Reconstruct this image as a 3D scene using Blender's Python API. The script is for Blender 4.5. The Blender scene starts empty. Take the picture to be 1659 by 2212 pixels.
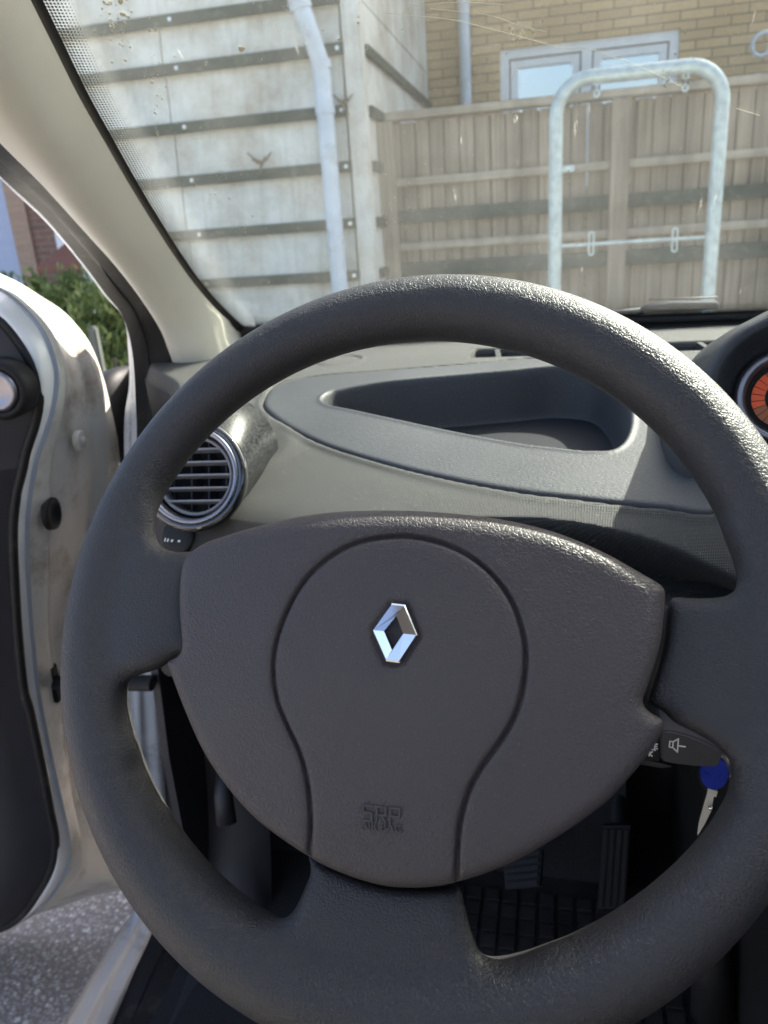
import bpy, bmesh, math, random
import numpy as np
from mathutils import Vector, Matrix
random.seed(7); rng = np.random.default_rng(7)
R = math.radians
SC = bpy.context.scene
# ------------------------------------------------------------------ camera, sky, sun, exposure
CAMH = 1.20
F = 1661.0; CX, CY = 829.5, 1106.0                    # photograph measured at 1659 x 2212
M = np.array([[0.97594222, -0.01077716, 0.21776279],
              [0.20796073, 0.3460244, -0.91488767],
              [-0.06549135, 0.93816361, 0.33994105]])   # camera axes in the car's frame (+Y = forward)
U_, S_, V_ = np.linalg.svd(M); M = U_ @ V_
C0 = np.array([0, 0, CAMH])
cam = bpy.data.cameras.new('camera'); cam_o = bpy.data.objects.new('camera', cam)
SC.collection.objects.link(cam_o); SC.camera = cam_o
m4 = Matrix.Identity(4)
for i in range(3):
    for j in range(3): m4[i][j] = M[i][j]
    m4[i][3] = C0[i]
cam_o.matrix_world = m4
cam.sensor_fit = 'VERTICAL'; cam.sensor_height = 36; cam.lens = 36 * F / 2212
cam.clip_start = 0.02; cam.clip_end = 500
cam.dof.use_dof = True; cam.dof.focus_distance = 0.42; cam.dof.aperture_fstop = 13
SUN_AZ, SUN_EL = 42.0, 42.0                            # degrees right of +Y, above the horizon
w = bpy.data.worlds.new('World'); SC.world = w; w.use_nodes = True
wn = w.node_tree; wn.nodes.clear()
sky = wn.nodes.new('ShaderNodeTexSky'); sky.sky_type = 'NISHITA'; sky.sun_disc = False
sky.sun_elevation = R(SUN_EL); sky.sun_rotation = R(SUN_AZ); sky.dust_density = 4.0; sky.air_density = .8; sky.ozone_density = .6
bg = wn.nodes.new('ShaderNodeBackground'); bg.inputs[1].default_value = 0.125
wo = wn.nodes.new('ShaderNodeOutputWorld')
wn.links.new(sky.outputs[0], bg.inputs[0]); wn.links.new(bg.outputs[0], wo.inputs[0])
sl = bpy.data.lights.new('sun', 'SUN'); sl.energy = 4.6; sl.angle = R(0.55); sl.color = (1, .935, .84)
so = bpy.data.objects.new('sun', sl); SC.collection.objects.link(so)
sd = Vector((math.sin(R(SUN_AZ)) * math.cos(R(SUN_EL)), math.cos(R(SUN_AZ)) * math.cos(R(SUN_EL)), math.sin(R(SUN_EL))))
so.rotation_euler = sd.to_track_quat('Z', 'Y').to_euler()
SC.view_settings.view_transform = 'Standard'; SC.view_settings.look = 'None'
SC.view_settings.gamma = 1; SC.view_settings.exposure = 2.2
SC.cycles.max_bounces = 10; SC.cycles.transparent_max_bounces = 16
SC.cycles.sample_clamp_indirect = 8

# ------------------------------------------------------------------ helpers
def link(o): SC.collection.objects.link(o); return o
def thing(name, label, cat, loc=(0, 0, 0), group=None):
    o = link(bpy.data.objects.new(name, None)); o.location = loc; o.empty_display_size = .1
    o['label'] = label; o['category'] = cat
    if group: o['group'] = group
    return o
def tag(o, label, cat, group=None):
    o['label'] = label; o['category'] = cat
    if group: o['group'] = group
    return o
def pw(o):                                              # world offset of a parent chain (translations only)
    v = Vector((0, 0, 0))
    while o is not None: v += o.location; o = o.parent
    return v
def mobj(name, verts, faces, mat, parent=None, smooth=True, uv=None, label=None, mats=None, fm=None):
    me = bpy.data.meshes.new(name)
    off = pw(parent) if parent is not None else Vector((0, 0, 0))
    V = np.asarray(verts, float) - np.array(off)
    if isinstance(faces, np.ndarray) and faces.ndim == 2 and len(faces):
        n = len(faces); k = faces.shape[1]
        me.vertices.add(len(V)); me.vertices.foreach_set('co', V.astype(np.float32).ravel())
        me.loops.add(n * k); me.loops.foreach_set('vertex_index', faces.astype(np.int32).ravel())
        me.polygons.add(n); me.polygons.foreach_set('loop_start', np.arange(0, n * k, k, dtype=np.int32))
        me.update(calc_edges=True); me.validate()
    else:
        me.from_pydata([tuple(v) for v in V], [], [tuple(int(i) for i in f_) for f_ in faces]); me.update()
    if uv is not None:
        ul = me.uv_layers.new(name='UVMap')
        li = np.zeros(len(me.loops), np.int32); me.loops.foreach_get('vertex_index', li)
        ul.data.foreach_set('uv', np.asarray(uv, np.float32)[li].ravel())
    if mats:
        for m_ in mats: me.materials.append(m_)
        if fm is not None: me.polygons.foreach_set('material_index', np.array(fm, np.int32))
    else: me.materials.append(mat)
    me.polygons.foreach_set('use_smooth', [bool(smooth)] * len(me.polygons))
    o = link(bpy.data.objects.new(name, me))
    if parent is not None: o.parent = parent
    if label: o['label'] = label
    return o
class MB:                                                # collects solid pieces of ONE mesh
    def __init__(s): s.v = []; s.f = []
    def add(s, v, f):
        b = len(s.v); s.v += [tuple(p) for p in v]; s.f += [tuple(i + b for i in q) for q in f]; return s
    def box(s, x0, x1, y0, y1, z0, z1, bev=0):
        if bev <= 0:
            v = [(x, y, z) for x in (x0, x1) for y in (y0, y1) for z in (z0, z1)]
            return s.add(v, [(0, 1, 3, 2), (4, 6, 7, 5), (0, 4, 5, 1), (2, 3, 7, 6), (0, 2, 6, 4), (1, 5, 7, 3)])
        bm = bmesh.new(); bmesh.ops.create_cube(bm, size=1)
        for q in bm.verts: q.co = Vector(((x0 + x1) / 2 + q.co.x * (x1 - x0), (y0 + y1) / 2 + q.co.y * (y1 - y0), (z0 + z1) / 2 + q.co.z * (z1 - z0)))
        bmesh.ops.bevel(bm, geom=bm.edges[:], offset=bev, segments=2, affect='EDGES')
        s.bm(bm); return s
    def bm(s, bm):
        bm.verts.ensure_lookup_table(); bm.verts.index_update()
        s.add([q.co[:] for q in bm.verts], [[q.index for q in f_.verts] for f_ in bm.faces]); bm.free(); return s
    def tube(s, path, r, n=12, caps=True, sq=1.0):
        path = [Vector(p) for p in path]; k = len(path)
        rr = r if hasattr(r, '__len__') else [r] * k
        t0 = (path[1] - path[0]).normalized(); a = t0.orthogonal().normalized(); rings = []
        for i, p in enumerate(path):
            t = ((path[min(i + 1, k - 1)] - path[max(i - 1, 0)])).normalized()
            a = (a - t * a.dot(t)).normalized(); b = t.cross(a)
            rings.append([p + (a * math.cos(2 * math.pi * j / n) + b * math.sin(2 * math.pi * j / n) * sq) * rr[i] for j in range(n)])
        v = [q for r_ in rings for q in r_]; f_ = []
        for i in range(k - 1):
            for j in range(n): f_.append((i * n + j, i * n + (j + 1) % n, (i + 1) * n + (j + 1) % n, (i + 1) * n + j))
        if caps: f_.append(tuple(range(n - 1, -1, -1))); f_.append(tuple((k - 1) * n + j for j in range(n)))
        return s.add(v, f_)
    def prism(s, poly, d):                               # 3-D polygon pushed along vector d
        n = len(poly); P = [Vector(p) for p in poly]; d = Vector(d)
        v = P + [p + d for p in P]
        f_ = [tuple(range(n)), tuple(range(2 * n - 1, n - 1, -1))] + [(i, i + n, (i + 1) % n + n, (i + 1) % n) for i in range(n)]
        return s.add(v, f_)
    def lathe(s, c, ax, prof, n=48, up=(0, 0, 1), sx=1.0, stretch=0, mul=None):    # prof = [(radius, along axis)]
        c = Vector(c); ax = Vector(ax).normalized(); a = ax.cross(Vector(up)).normalized(); b = a.cross(ax) * 1.0
        v = []; f_ = []
        for (r_, h) in prof:
            for j in range(n):
                t = 2 * math.pi * j / n; r0_ = r_; r_ = r0_ * (mul(t) if mul else 1); X = r_ * math.cos(t) * sx
                if stretch and X * (-1 if stretch < 0 else 1) > 0: X += stretch * min(1, abs(X) / .004)
                v.append(c + ax * h + a * X + b * r_ * math.sin(t)); r_ = r0_
        for i in range(len(prof) - 1):
            for j in range(n): f_.append((i * n + j, i * n + (j + 1) % n, (i + 1) * n + (j + 1) % n, (i + 1) * n + j))
        return s.add(v, f_)
    def build(s, name, mat, parent=None, smooth=False, label=None, bev=0, auto=None):
        o = mobj(name, s.v, s.f, mat, parent, smooth, label=label)
        if auto is not None:
            o.data.polygons.foreach_set('use_smooth', [True] * len(o.data.polygons))
            es = o.data; bm = bmesh.new(); bm.from_mesh(es)
            bmesh.ops.recalc_face_normals(bm, faces=bm.faces[:])
            for e in bm.edges:
                if len(e.link_faces) == 2 and e.calc_face_angle(0) > R(auto): e.smooth = False
            bm.to_mesh(es); bm.free()
        return o
# ray through a pixel of the photograph, in the car's frame, and where it meets a real plane
def ray(u, v): return M @ np.array([(u - CX) / F, -(v - CY) / F, -1.0])
def at(u, v, x=None, y=None, z=None, d=None, pl=None):
    r_ = ray(u, v)
    if x is not None: t = x / r_[0]
    elif y is not None: t = y / r_[1]
    elif z is not None: t = (z - CAMH) / r_[2]
    elif d is not None: t = d
    else:
        p, n = np.array(pl[0]) - C0, np.array(pl[1]); t = (p @ n) / (r_ @ n)
    return C0 + r_ * t
def smooth_curve(P, n, closed=False):                    # Catmull-Rom, resampled evenly
    P = np.asarray(P, float); k = len(P)
    Q = np.vstack([P[-1], P, P[0], P[1]]) if closed else np.vstack([2 * P[0] - P[1], P, 2 * P[-1] - P[-2]])
    out = []
    for i in range(k if closed else k - 1):
        a, b, c, d = Q[i], Q[i + 1], Q[i + 2], Q[i + 3]
        t = np.linspace(0, 1, 16, endpoint=False)[:, None]
        # centripetal-ish: limit tangents by the local step so that uneven points do not overshoot
        L = np.linalg.norm(c - b); m0 = (c - a); m1 = (d - b)
        m0 = m0 / (np.linalg.norm(m0) + 1e-12) * L; m1 = m1 / (np.linalg.norm(m1) + 1e-12) * L
        out.append((2 * t**3 - 3 * t**2 + 1) * b + (t**3 - 2 * t**2 + t) * m0 + (-2 * t**3 + 3 * t**2) * c + (t**3 - t**2) * m1)
    out = np.vstack(out + ([] if closed else [P[-1:]]))
    if closed: out = np.vstack([out, out[:1]])
    s = np.concatenate([[0], np.cumsum(np.linalg.norm(np.diff(out, axis=0), axis=1))])
    t = np.linspace(0, s[-1], n + (1 if closed else 0))
    res = np.stack([np.interp(t, s, out[:, i]) for i in range(out.shape[1])], 1)
    return res[:-1] if closed else res
def sstep(x, a, b): t = np.clip((x - a) / (b - a), 0, 1); return t * t * (3 - 2 * t)
def seg_dist(px, py, P, closed=True):
    P = np.asarray(P, float); n = len(P); best = np.full(px.shape, 1e9)
    for i in range(n if closed else n - 1):
        a = P[i]; b = P[(i + 1) % n]; ab = b - a; L = ab @ ab + 1e-18
        t = np.clip(((px - a[0]) * ab[0] + (py - a[1]) * ab[1]) / L, 0, 1)
        best = np.minimum(best, (px - a[0] - t * ab[0])**2 + (py - a[1] - t * ab[1])**2)
    return np.sqrt(best)
def poly_sd(px, py, P):                                  # signed: negative inside
    P = np.asarray(P, float); d = seg_dist(px, py, P); ins = np.zeros(px.shape, bool); n = len(P)
    for i in range(n):
        a = P[i]; b = P[(i + 1) % n]
        if a[1] == b[1]: continue
        c = ((a[1] > py) != (b[1] > py)) & (px < (b[0] - a[0]) * (py - a[1]) / (b[1] - a[1]) + a[0])
        ins ^= c
    return np.where(ins, -d, d)
def smin(a, b, k): h = np.clip(.5 + .5 * (b - a) / k, 0, 1); return b * (1 - h) + a * h - k * h * (1 - h)
def smax(a, b, k): return -smin(-a, -b, k)
def surface_nets(D, org, h):
    D = D.astype(np.float32); S = D < 0; nx, ny, nz = D.shape
    corner = [(i, j, k) for i in (0, 1) for j in (0, 1) for k in (0, 1)]
    cnt = sum(S[i:nx - 1 + i, j:ny - 1 + j, k:nz - 1 + k].astype(np.int8) for i, j, k in corner)
    cells = np.argwhere((cnt > 0) & (cnt < 8)); idx = -np.ones((nx - 1, ny - 1, nz - 1), np.int64)
    idx[tuple(cells.T)] = np.arange(len(cells)); acc = np.zeros((len(cells), 3)); num = np.zeros(len(cells))
    for a in range(8):
        for b in range(a + 1, 8):
            ca, cb = np.array(corner[a]), np.array(corner[b])
            if np.abs(ca - cb).sum() != 1: continue
            da = D[tuple((cells + ca).T)]; db = D[tuple((cells + cb).T)]; m = (da < 0) != (db < 0)
            t = da[m] / (da[m] - db[m]); acc[m] += ca + t[:, None] * (cb - ca); num[m] += 1
    V = org + (cells + acc / num[:, None]) * h; Fs = []
    for ax in range(3):
        o1, o2 = [(1, 2), (2, 0), (0, 1)][ax]
        sl0 = [slice(1, -1)] * 3; sl1 = [slice(1, -1)] * 3; sl0[ax] = slice(0, -1); sl1[ax] = slice(1, None)
        A = S[tuple(sl0)]; B = S[tuple(sl1)]; e = np.argwhere(A != B); inside = A[tuple(e.T)]
        p = e.copy(); p[:, o1] += 1; p[:, o2] += 1
        q = []
        for da, db in ((0, 0), (-1, 0), (-1, -1), (0, -1)):
            c = p.copy(); c[:, o1] += da; c[:, o2] += db; q.append(idx[tuple(c.T)])
        q = np.stack(q, 1); q[~inside] = q[~inside][:, ::-1]; Fs.append(q)
    Fs = np.vstack(Fs); Fs = Fs[(Fs >= 0).all(1)]
    return V, Fs
def relax(V, Fq, it=2, lam=.5):
    n = len(V); e = np.vstack([Fq[:, [0, 1]], Fq[:, [1, 2]], Fq[:, [2, 3]], Fq[:, [3, 0]]]); e = np.vstack([e, e[:, ::-1]])
    c = np.bincount(e[:, 0], minlength=n)[:, None].clip(1)
    for _ in range(it):
        s = np.stack([np.bincount(e[:, 0], V[e[:, 1], i], minlength=n) for i in range(3)], 1); V = V * (1 - lam) + lam * s / c
    return V
def grid_faces(nu, nv, closed_u=False):
    i, j = np.meshgrid(np.arange(nu - (0 if closed_u else 1)), np.arange(nv - 1), indexing='ij'); i = i.ravel(); j = j.ravel()
    a = i * nv + j; b = ((i + 1) % nu) * nv + j
    return np.stack([a, b, b + 1, a + 1], 1)
def loft(name, rows, mat, parent, flip=False, thick=0, **k):   # rows: list of equal-length 3-D curves
    A = np.array(rows); nr, nc = A.shape[:2]; V = A.reshape(-1, 3); f_ = grid_faces(nr, nc)
    if flip: f_ = f_[:, ::-1]
    o = mobj(name, V, f_, mat, parent, True, **k)
    if thick: md = o.modifiers.new('thickness', 'SOLIDIFY'); md.thickness = thick; md.offset = 0
    return o

# ------------------------------------------------------------------ materials (procedural)
MATS = {}
def nt(name):
    m = bpy.data.materials.new(name); m.use_nodes = True; t = m.node_tree; t.nodes.clear()
    o = t.nodes.new('ShaderNodeOutputMaterial'); return m, t, o
def node(t, kind, **k):
    n = t.nodes.new(kind)
    for a, b in k.items():
        if a.startswith('i_'):
            key = a[2:]; key = int(key) if key.isdigit() else key.replace('_', ' ')
            if isinstance(b, tuple) and len(b) == 2 and b[0] == 'L': t.links.new(b[1], n.inputs[key])
            else: n.inputs[key].default_value = b
        else: setattr(n, a, b)
    return n
def ramp(t, src, stops):
    r_ = t.nodes.new('ShaderNodeValToRGB'); e = r_.color_ramp.elements
    while len(e) > 1: e.remove(e[0])
    for i, (p, c) in enumerate(stops):
        q = e[0] if i == 0 else e.new(p); q.position = p; q.color = (c, c, c, 1) if not hasattr(c, '__len__') else (*c, 1)
    t.links.new(src, r_.inputs[0]); return r_
def mix(t, fac, a, b, mode='MIX'):
    n = t.nodes.new('ShaderNodeMix'); n.data_type = 'RGBA'; n.blend_type = mode
    for s, k in ((fac, 0), (a, 6), (b, 7)):
        if isinstance(s, bpy.types.NodeSocket): t.links.new(s, n.inputs[k])
        elif k == 0: n.inputs[0].default_value = s
        else: n.inputs[k].default_value = (*s, 1)
    return n.outputs[2]
def math_(t, op, a, b=0.0):
    n = t.nodes.new('ShaderNodeMath'); n.operation = op
    for s, k in ((a, 0), (b, 1)):
        if isinstance(s, bpy.types.NodeSocket): t.links.new(s, n.inputs[k])
        else: n.inputs[k].default_value = s
    return n.outputs[0]
def plain(name, col, rough=.5, metal=0, spec=.5, var=.12, vs=12, bump=0, bs=300, coat=0, grime=None, gs=6, gl=(.55, .7)):
    m, t, o = nt(name); b = node(t, 'ShaderNodeBsdfPrincipled'); tc = node(t, 'ShaderNodeTexCoord').outputs['Object']
    nz = node(t, 'ShaderNodeTexNoise', i_Scale=vs, i_Detail=5.0, i_Vector=('L', tc)).outputs[0]
    dk = tuple(c * (1 - var) for c in col); lt = tuple(min(1, c * (1 + var)) for c in col)
    c = ramp(t, nz, [(.3, dk), (.7, lt)]).outputs[0]
    if grime:
        g = node(t, 'ShaderNodeTexNoise', i_Scale=gs, i_Detail=8.0, i_Roughness=.7, i_Vector=('L', tc)).outputs[0]
        c = mix(t, ramp(t, g, [(gl[0], 0.), (gl[1], 1.)]).outputs[0], c, grime)
    t.links.new(c, b.inputs['Base Color']); b.inputs['Metallic'].default_value = metal
    rr = ramp(t, nz, [(.3, max(0, rough - .06)), (.7, min(1, rough + .06))]).outputs[0]; t.links.new(rr, b.inputs['Roughness'])
    b.inputs['Specular IOR Level'].default_value = spec; b.inputs['Coat Weight'].default_value = coat
    if bump:
        n2 = node(t, 'ShaderNodeTexNoise', i_Scale=bs, i_Detail=3.0, i_Vector=('L', tc)).outputs[0]
        bp = node(t, 'ShaderNodeBump', i_Strength=1.0, i_Distance=bump, i_Height=('L', n2)); t.links.new(bp.outputs[0], b.inputs['Normal'])
    t.links.new(b.outputs[0], o.inputs[0]); return m
def grained(name, col, rough=.5, cell=330, depth=.00028, spec=.5, stretch=(1, 1, 1), warm=None, dust=0.0):
    """moulded leather grain: creased cells plus a fine pore noise"""
    m, t, o = nt(name); b = node(t, 'ShaderNodeBsdfPrincipled'); tc = node(t, 'ShaderNodeTexCoord').outputs['Object']
    mp = node(t, 'ShaderNodeMapping', i_Vector=('L', tc)); mp.inputs['Scale'].default_value = stretch; v = mp.outputs[0]
    nz = node(t, 'ShaderNodeTexNoise', i_Scale=cell * .45, i_Detail=3.0, i_Vector=('L', v))
    dv = node(t, 'ShaderNodeVectorMath', operation='MULTIPLY_ADD'); t.links.new(nz.outputs['Color'], dv.inputs[0]); dv.inputs[1].default_value = (.004,) * 3; t.links.new(v, dv.inputs[2])
    vo = node(t, 'ShaderNodeTexVoronoi', feature='DISTANCE_TO_EDGE', i_Scale=float(cell), i_Vector=('L', dv.outputs[0])).outputs[0]
    cr = ramp(t, vo, [(0, 0.), (.22, 1.)]).outputs[0]
    big = node(t, 'ShaderNodeTexNoise', i_Scale=40.0, i_Detail=4.0, i_Vector=('L', tc)).outputs[0]
    fine = node(t, 'ShaderNodeTexNoise', i_Scale=cell * 3.0, i_Detail=2.0, i_Vector=('L', tc)).outputs[0]
    h = math_(t, 'ADD', math_(t, 'MULTIPLY', cr, math_(t, 'ADD', big, .2)), math_(t, 'MULTIPLY', fine, .45))
    bp = node(t, 'ShaderNodeBump', i_Strength=1.0, i_Distance=depth, i_Height=('L', h)); t.links.new(bp.outputs[0], b.inputs['Normal'])
    wv = node(t, 'ShaderNodeTexNoise', i_Scale=7.0, i_Detail=5.0, i_Vector=('L', tc)).outputs[0]
    c = ramp(t, wv, [(.3, tuple(q * .85 for q in col)), (.7, tuple(q * 1.15 for q in (warm or col)))]).outputs[0]
    if dust:
        dn = node(t, 'ShaderNodeTexNoise', i_Scale=900.0, i_Detail=1.0, i_Vector=('L', tc)).outputs[0]
        c = mix(t, math_(t, 'MULTIPLY', ramp(t, dn, [(.66, 0.), (.72, 1.)]).outputs[0], dust), c, (.5, .48, .44))
    t.links.new(c, b.inputs['Base Color']); b.inputs['Specular IOR Level'].default_value = spec
    rr = ramp(t, wv, [(.3, rough - .07), (.7, rough + .07)]).outputs[0]; t.links.new(rr, b.inputs['Roughness'])
    t.links.new(b.outputs[0], o.inputs[0]); return m
M_rim = grained('worn_grained_rim', (.0235, .0222, .0245), .50, 540, .00023, .5)
M_hub = grained('grained_hub', (.053, .045, .046), .50, 450, .00022, .38, dust=.04)
M_spoke = grained('grained_spoke', (.031, .030, .032), .47, 640, .0003, .5)
M_tray = grained('tray_plastic', (.031, .033, .038), .55, 420, .00014, .42, stretch=(.5, 1.2, 1), dust=.12)
M_black = plain('black_plastic', (.010, .010, .010), .6, spec=.25, bump=.0002)
M_dark = plain('dark_trim', (.018, .017, .020), .6, bump=.0002, bs=500)
M_trimgrey = plain('door_trim_grey', (.042, .040, .042), .6, bump=.0002, bs=500)
M_rubber = plain('black_rubber', (.012, .0115, .0115), .55, bump=.0006, bs=60, spec=.3, grime=(.05, .04, .032), gs=25)
M_gloss = plain('gloss_black', (.012, .012, .013), .08, coat=1)
M_chrome = plain('chrome', (.58, .58, .60), .06, 1, var=.02)
M_satin = plain('satin_metal', (.24, .235, .26), .32, .9, var=.03)
M_slat = plain('vent_slat', (.20, .195, .205), .4)
M_cream = plain('cream_pillar_trim', (.68, .65, .54), .62, var=.04, bump=.00025, bs=900, grime=(.36, .33, .26), gs=40, gl=(.74, .82))
M_white = plain('white_car_paint', (.70, .72, .72), .22, var=.04, coat=.4)
M_doorin = plain('dirty_white_door_shut', (.50, .50, .47), .4, var=.06, vs=8, grime=(.22, .17, .12), gs=9, gl=(.49, .68))
M_silver = plain('sill_paint', (.64, .66, .69), .28, var=.05, grime=(.35, .34, .33), gs=15)
M_galv = plain('galvanised_steel', (.34, .40, .41), .5, .35, var=.2, vs=30)
M_zinc = plain('painted_drainpipe', (.40, .46, .53), .45, var=.12, vs=7, grime=(.30, .31, .32), gs=5)
M_wframe = plain('window_frame_paint', (.62, .65, .67), .4, var=.06)
M_batten = plain('green_batten', (.022, .036, .026), .7, var=.3, vs=9, grime=(.10, .11, .08), gs=20)
M_bolt = plain('bolt_steel', (.6, .6, .58), .35, .8)
M_paperlabel = plain('printed_white', (.75, .75, .73), .5)
M_blue = plain('blue_plastic', (.012, .028, .26), .3, var=.25, vs=90, bump=.0006, bs=260)
M_steel = plain('key_steel', (.72, .68, .60), .38, .45)
M_orange = plain('orange_dial', (.80, .10, .015), .5, var=.1)
M_orange2 = plain('dim_orange_dial', (.35, .10, .03), .5, var=.1)
M_liner = plain('roof_lining', (.36, .36, .37), .9)
M_carpet = plain('carpet', (.014, .013, .014), .95, bump=.001, bs=300)

def weave_mat():
    m, t, o = nt('dash_cloth_grain'); b = node(t, 'ShaderNodeBsdfPrincipled'); tc = node(t, 'ShaderNodeTexCoord')
    uv = tc.outputs['UV']; sx = node(t, 'ShaderNodeSeparateXYZ', i_0=('L', uv))
    k = 2 * math.pi / .0022
    a = math_(t, 'SINE', math_(t, 'MULTIPLY', math_(t, 'ADD', sx.outputs[0], sx.outputs[1]), k))
    c = math_(t, 'SINE', math_(t, 'MULTIPLY', math_(t, 'SUBTRACT', sx.outputs[0], sx.outputs[1]), k))
    h = math_(t, 'MULTIPLY', a, c)
    bp = node(t, 'ShaderNodeBump', i_Strength=1.0, i_Distance=.0003, i_Height=('L', h)); t.links.new(bp.outputs[0], b.inputs['Normal'])
    n = node(t, 'ShaderNodeTexNoise', i_Scale=5.0, i_Detail=5.0, i_Vector=('L', tc.outputs['Object'])).outputs[0]
    col = ramp(t, n, [(.3, (.026, .027, .028)), (.7, (.036, .036, .036))]).outputs[0]
    d = node(t, 'ShaderNodeTexNoise', i_Scale=420.0, i_Detail=1.0, i_Vector=('L', tc.outputs['Object'])).outputs[0]
    col = mix(t, math_(t, 'MULTIPLY', ramp(t, d, [(.72, 0.), (.76, 1.)]).outputs[0], .25), col, (.45, .43, .40))
    col = mix(t, ramp(t, h, [(.2, 0.), (.9, .35)]).outputs[0], col, (.13, .128, .12))
    t.links.new(col, b.inputs['Base Color']); b.inputs['Roughness'].default_value = .5; b.inputs['Specular IOR Level'].default_value = .24; b.inputs['Sheen Weight'].default_value = .10; b.inputs['Sheen Roughness'].default_value = .35; b.inputs['Sheen Tint'].default_value = (1, .97, .9, 1)
    t.links.new(b.outputs[0], o.inputs[0]); return m
M_dash = weave_mat()
def glass_mat(name, tint, dust=.04, refl=.08, streak=True):
    """thin sheet glass: straight-through light, mirror reflection by angle, dust and dried smears lying on it"""
    m, t, o = nt(name); tc = node(t, 'ShaderNodeTexCoord').outputs['Object']; g = node(t, 'ShaderNodeNewGeometry')
    dp = node(t, 'ShaderNodeVectorMath', operation='DOT_PRODUCT'); t.links.new(g.outputs['Normal'], dp.inputs[0]); t.links.new(g.outputs['Incoming'], dp.inputs[1])
    c = math_(t, 'ABSOLUTE', dp.outputs['Value']); fr = math_(t, 'POWER', math_(t, 'SUBTRACT', 1.0, c), 5.0)
    fr = math_(t, 'ADD', math_(t, 'MULTIPLY', fr, 1 - refl), refl)
    tr = node(t, 'ShaderNodeBsdfTransparent'); tr.inputs[0].default_value = (*tint, 1)
    gl = node(t, 'ShaderNodeBsdfGlossy'); gl.inputs['Roughness'].default_value = .012; gl.inputs[0].default_value = (1, 1, 1, 1)
    s = node(t, 'ShaderNodeMixShader'); t.links.new(fr, s.inputs[0]); t.links.new(tr.outputs[0], s.inputs[1]); t.links.new(gl.outputs[0], s.inputs[2])
    df = node(t, 'ShaderNodeBsdfDiffuse'); df.inputs[0].default_value = (.8, .8, .72, 1)
    tl = node(t, 'ShaderNodeBsdfTranslucent'); tl.inputs[0].default_value = (.8, .82, .74, 1)
    dd = node(t, 'ShaderNodeMixShader'); dd.inputs[0].default_value = .7; t.links.new(df.outputs[0], dd.inputs[1]); t.links.new(tl.outputs[0], dd.inputs[2])
    n1 = node(t, 'ShaderNodeTexNoise', i_Scale=6.0, i_Detail=6.0, i_Roughness=.65, i_Vector=('L', tc)).outputs[0]
    f_ = math_(t, 'MULTIPLY', ramp(t, n1, [(.3, .4), (.75, 1.6)]).outputs[0], dust)
    if streak:
        v = node(t, 'ShaderNodeTexVoronoi', i_Scale=210.0, i_Vector=('L', tc)).outputs[0]; v.node.inputs['Randomness'].default_value = 1
        dens = node(t, 'ShaderNodeTexNoise', i_Scale=9.0, i_Detail=3.0, i_Vector=('L', tc)).outputs[0]
        spot = math_(t, 'MULTIPLY', ramp(t, v, [(.07, 1.), (.13, 0.)]).outputs[0], ramp(t, dens, [(.44, 0.), (.60, 1.)]).outputs[0])
        mp = node(t, 'ShaderNodeMapping', i_Vector=('L', tc)); mp.inputs['Scale'].default_value = (26, 3.5, 3.5); mp.inputs['Rotation'].default_value = (.2, .1, .35)
        n2 = node(t, 'ShaderNodeTexNoise', i_Scale=3.0, i_Detail=9.0, i_Roughness=.75, i_Vector=('L', mp.outputs[0])).outputs[0]
        st = math_(t, 'MULTIPLY', ramp(t, n2, [(.64, 0.), (.675, .9), (.70, 0.)]).outputs[0], ramp(t, dens, [(.45, 0.), (.55, 1.)]).outputs[0])
        f_ = math_(t, 'ADD', f_, math_(t, 'MULTIPLY', math_(t, 'MAXIMUM', math_(t, 'MULTIPLY', spot, .45), st), .22))
    if streak:                                            # pale band beside the pillar: its reflection, painted in as extra haze
        sx = node(t, 'ShaderNodeSeparateXYZ', i_0=('L', tc)); wob = math_(t, 'MULTIPLY', math_(t, 'SUBTRACT', n1, .5), .010)
        sd2 = math_(t, 'ADD', math_(t, 'ADD', math_(t, 'MULTIPLY', sx.outputs[0], REFL_BAND[0]), math_(t, 'MULTIPLY', sx.outputs[1], REFL_BAND[1])), math_(t, 'ADD', wob, REFL_BAND[2]))
        f_ = math_(t, 'ADD', f_, math_(t, 'MULTIPLY', ramp(t, math_(t, 'ADD', math_(t, 'MULTIPLY', sd2, 12.0), .5), [(.44, 0.), (.58, 1.)]).outputs[0], .03))
    s2 = node(t, 'ShaderNodeMixShader'); t.links.new(f_, s2.inputs[0]); t.links.new(s.outputs[0], s2.inputs[1]); t.links.new(dd.outputs[0], s2.inputs[2])
    t.links.new(s2.outputs[0], o.inputs[0]); return m
XC = .29                                                # the car's centre line
def zg(x, y): q2 = ((x - XC) / .71)**2; return CAMH - .131 + .021 * q2 + .72 * ((1.10 - .10 * q2) - y)
def glass_hit(u, v):
    r_ = ray(u, v); lo, hi = .1, 1.5
    fn = lambda t: (CAMH + r_[2] * t) - zg(r_[0] * t, r_[1] * t)
    for _ in range(50):
        mid = (lo + hi) / 2
        if fn(mid) > 0: hi = mid
        else: lo = mid
    return C0 + r_ * lo
_a, _b = glass_hit(165, 20)[:2], glass_hit(545, 695)[:2]; _d = (_b - _a) / np.linalg.norm(_b - _a)
REFL_BAND = (float(_d[1]) * -1, float(_d[0]), 0.0); _k = REFL_BAND[0] * (_a[0]) + REFL_BAND[1] * _a[1]
if REFL_BAND[0] * (_a[0] - .1) + REFL_BAND[1] * _a[1] - _k < 0: REFL_BAND = (-REFL_BAND[0], -REFL_BAND[1], 0.0); _k = -_k
REFL_BAND = (REFL_BAND[0], REFL_BAND[1], float(-_k + REFL_BAND[0] * XC))     # object coordinates start at the car's centre line
M_glass = glass_mat('windscreen_glass', (.84, .925, .875), .034, .036)
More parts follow.
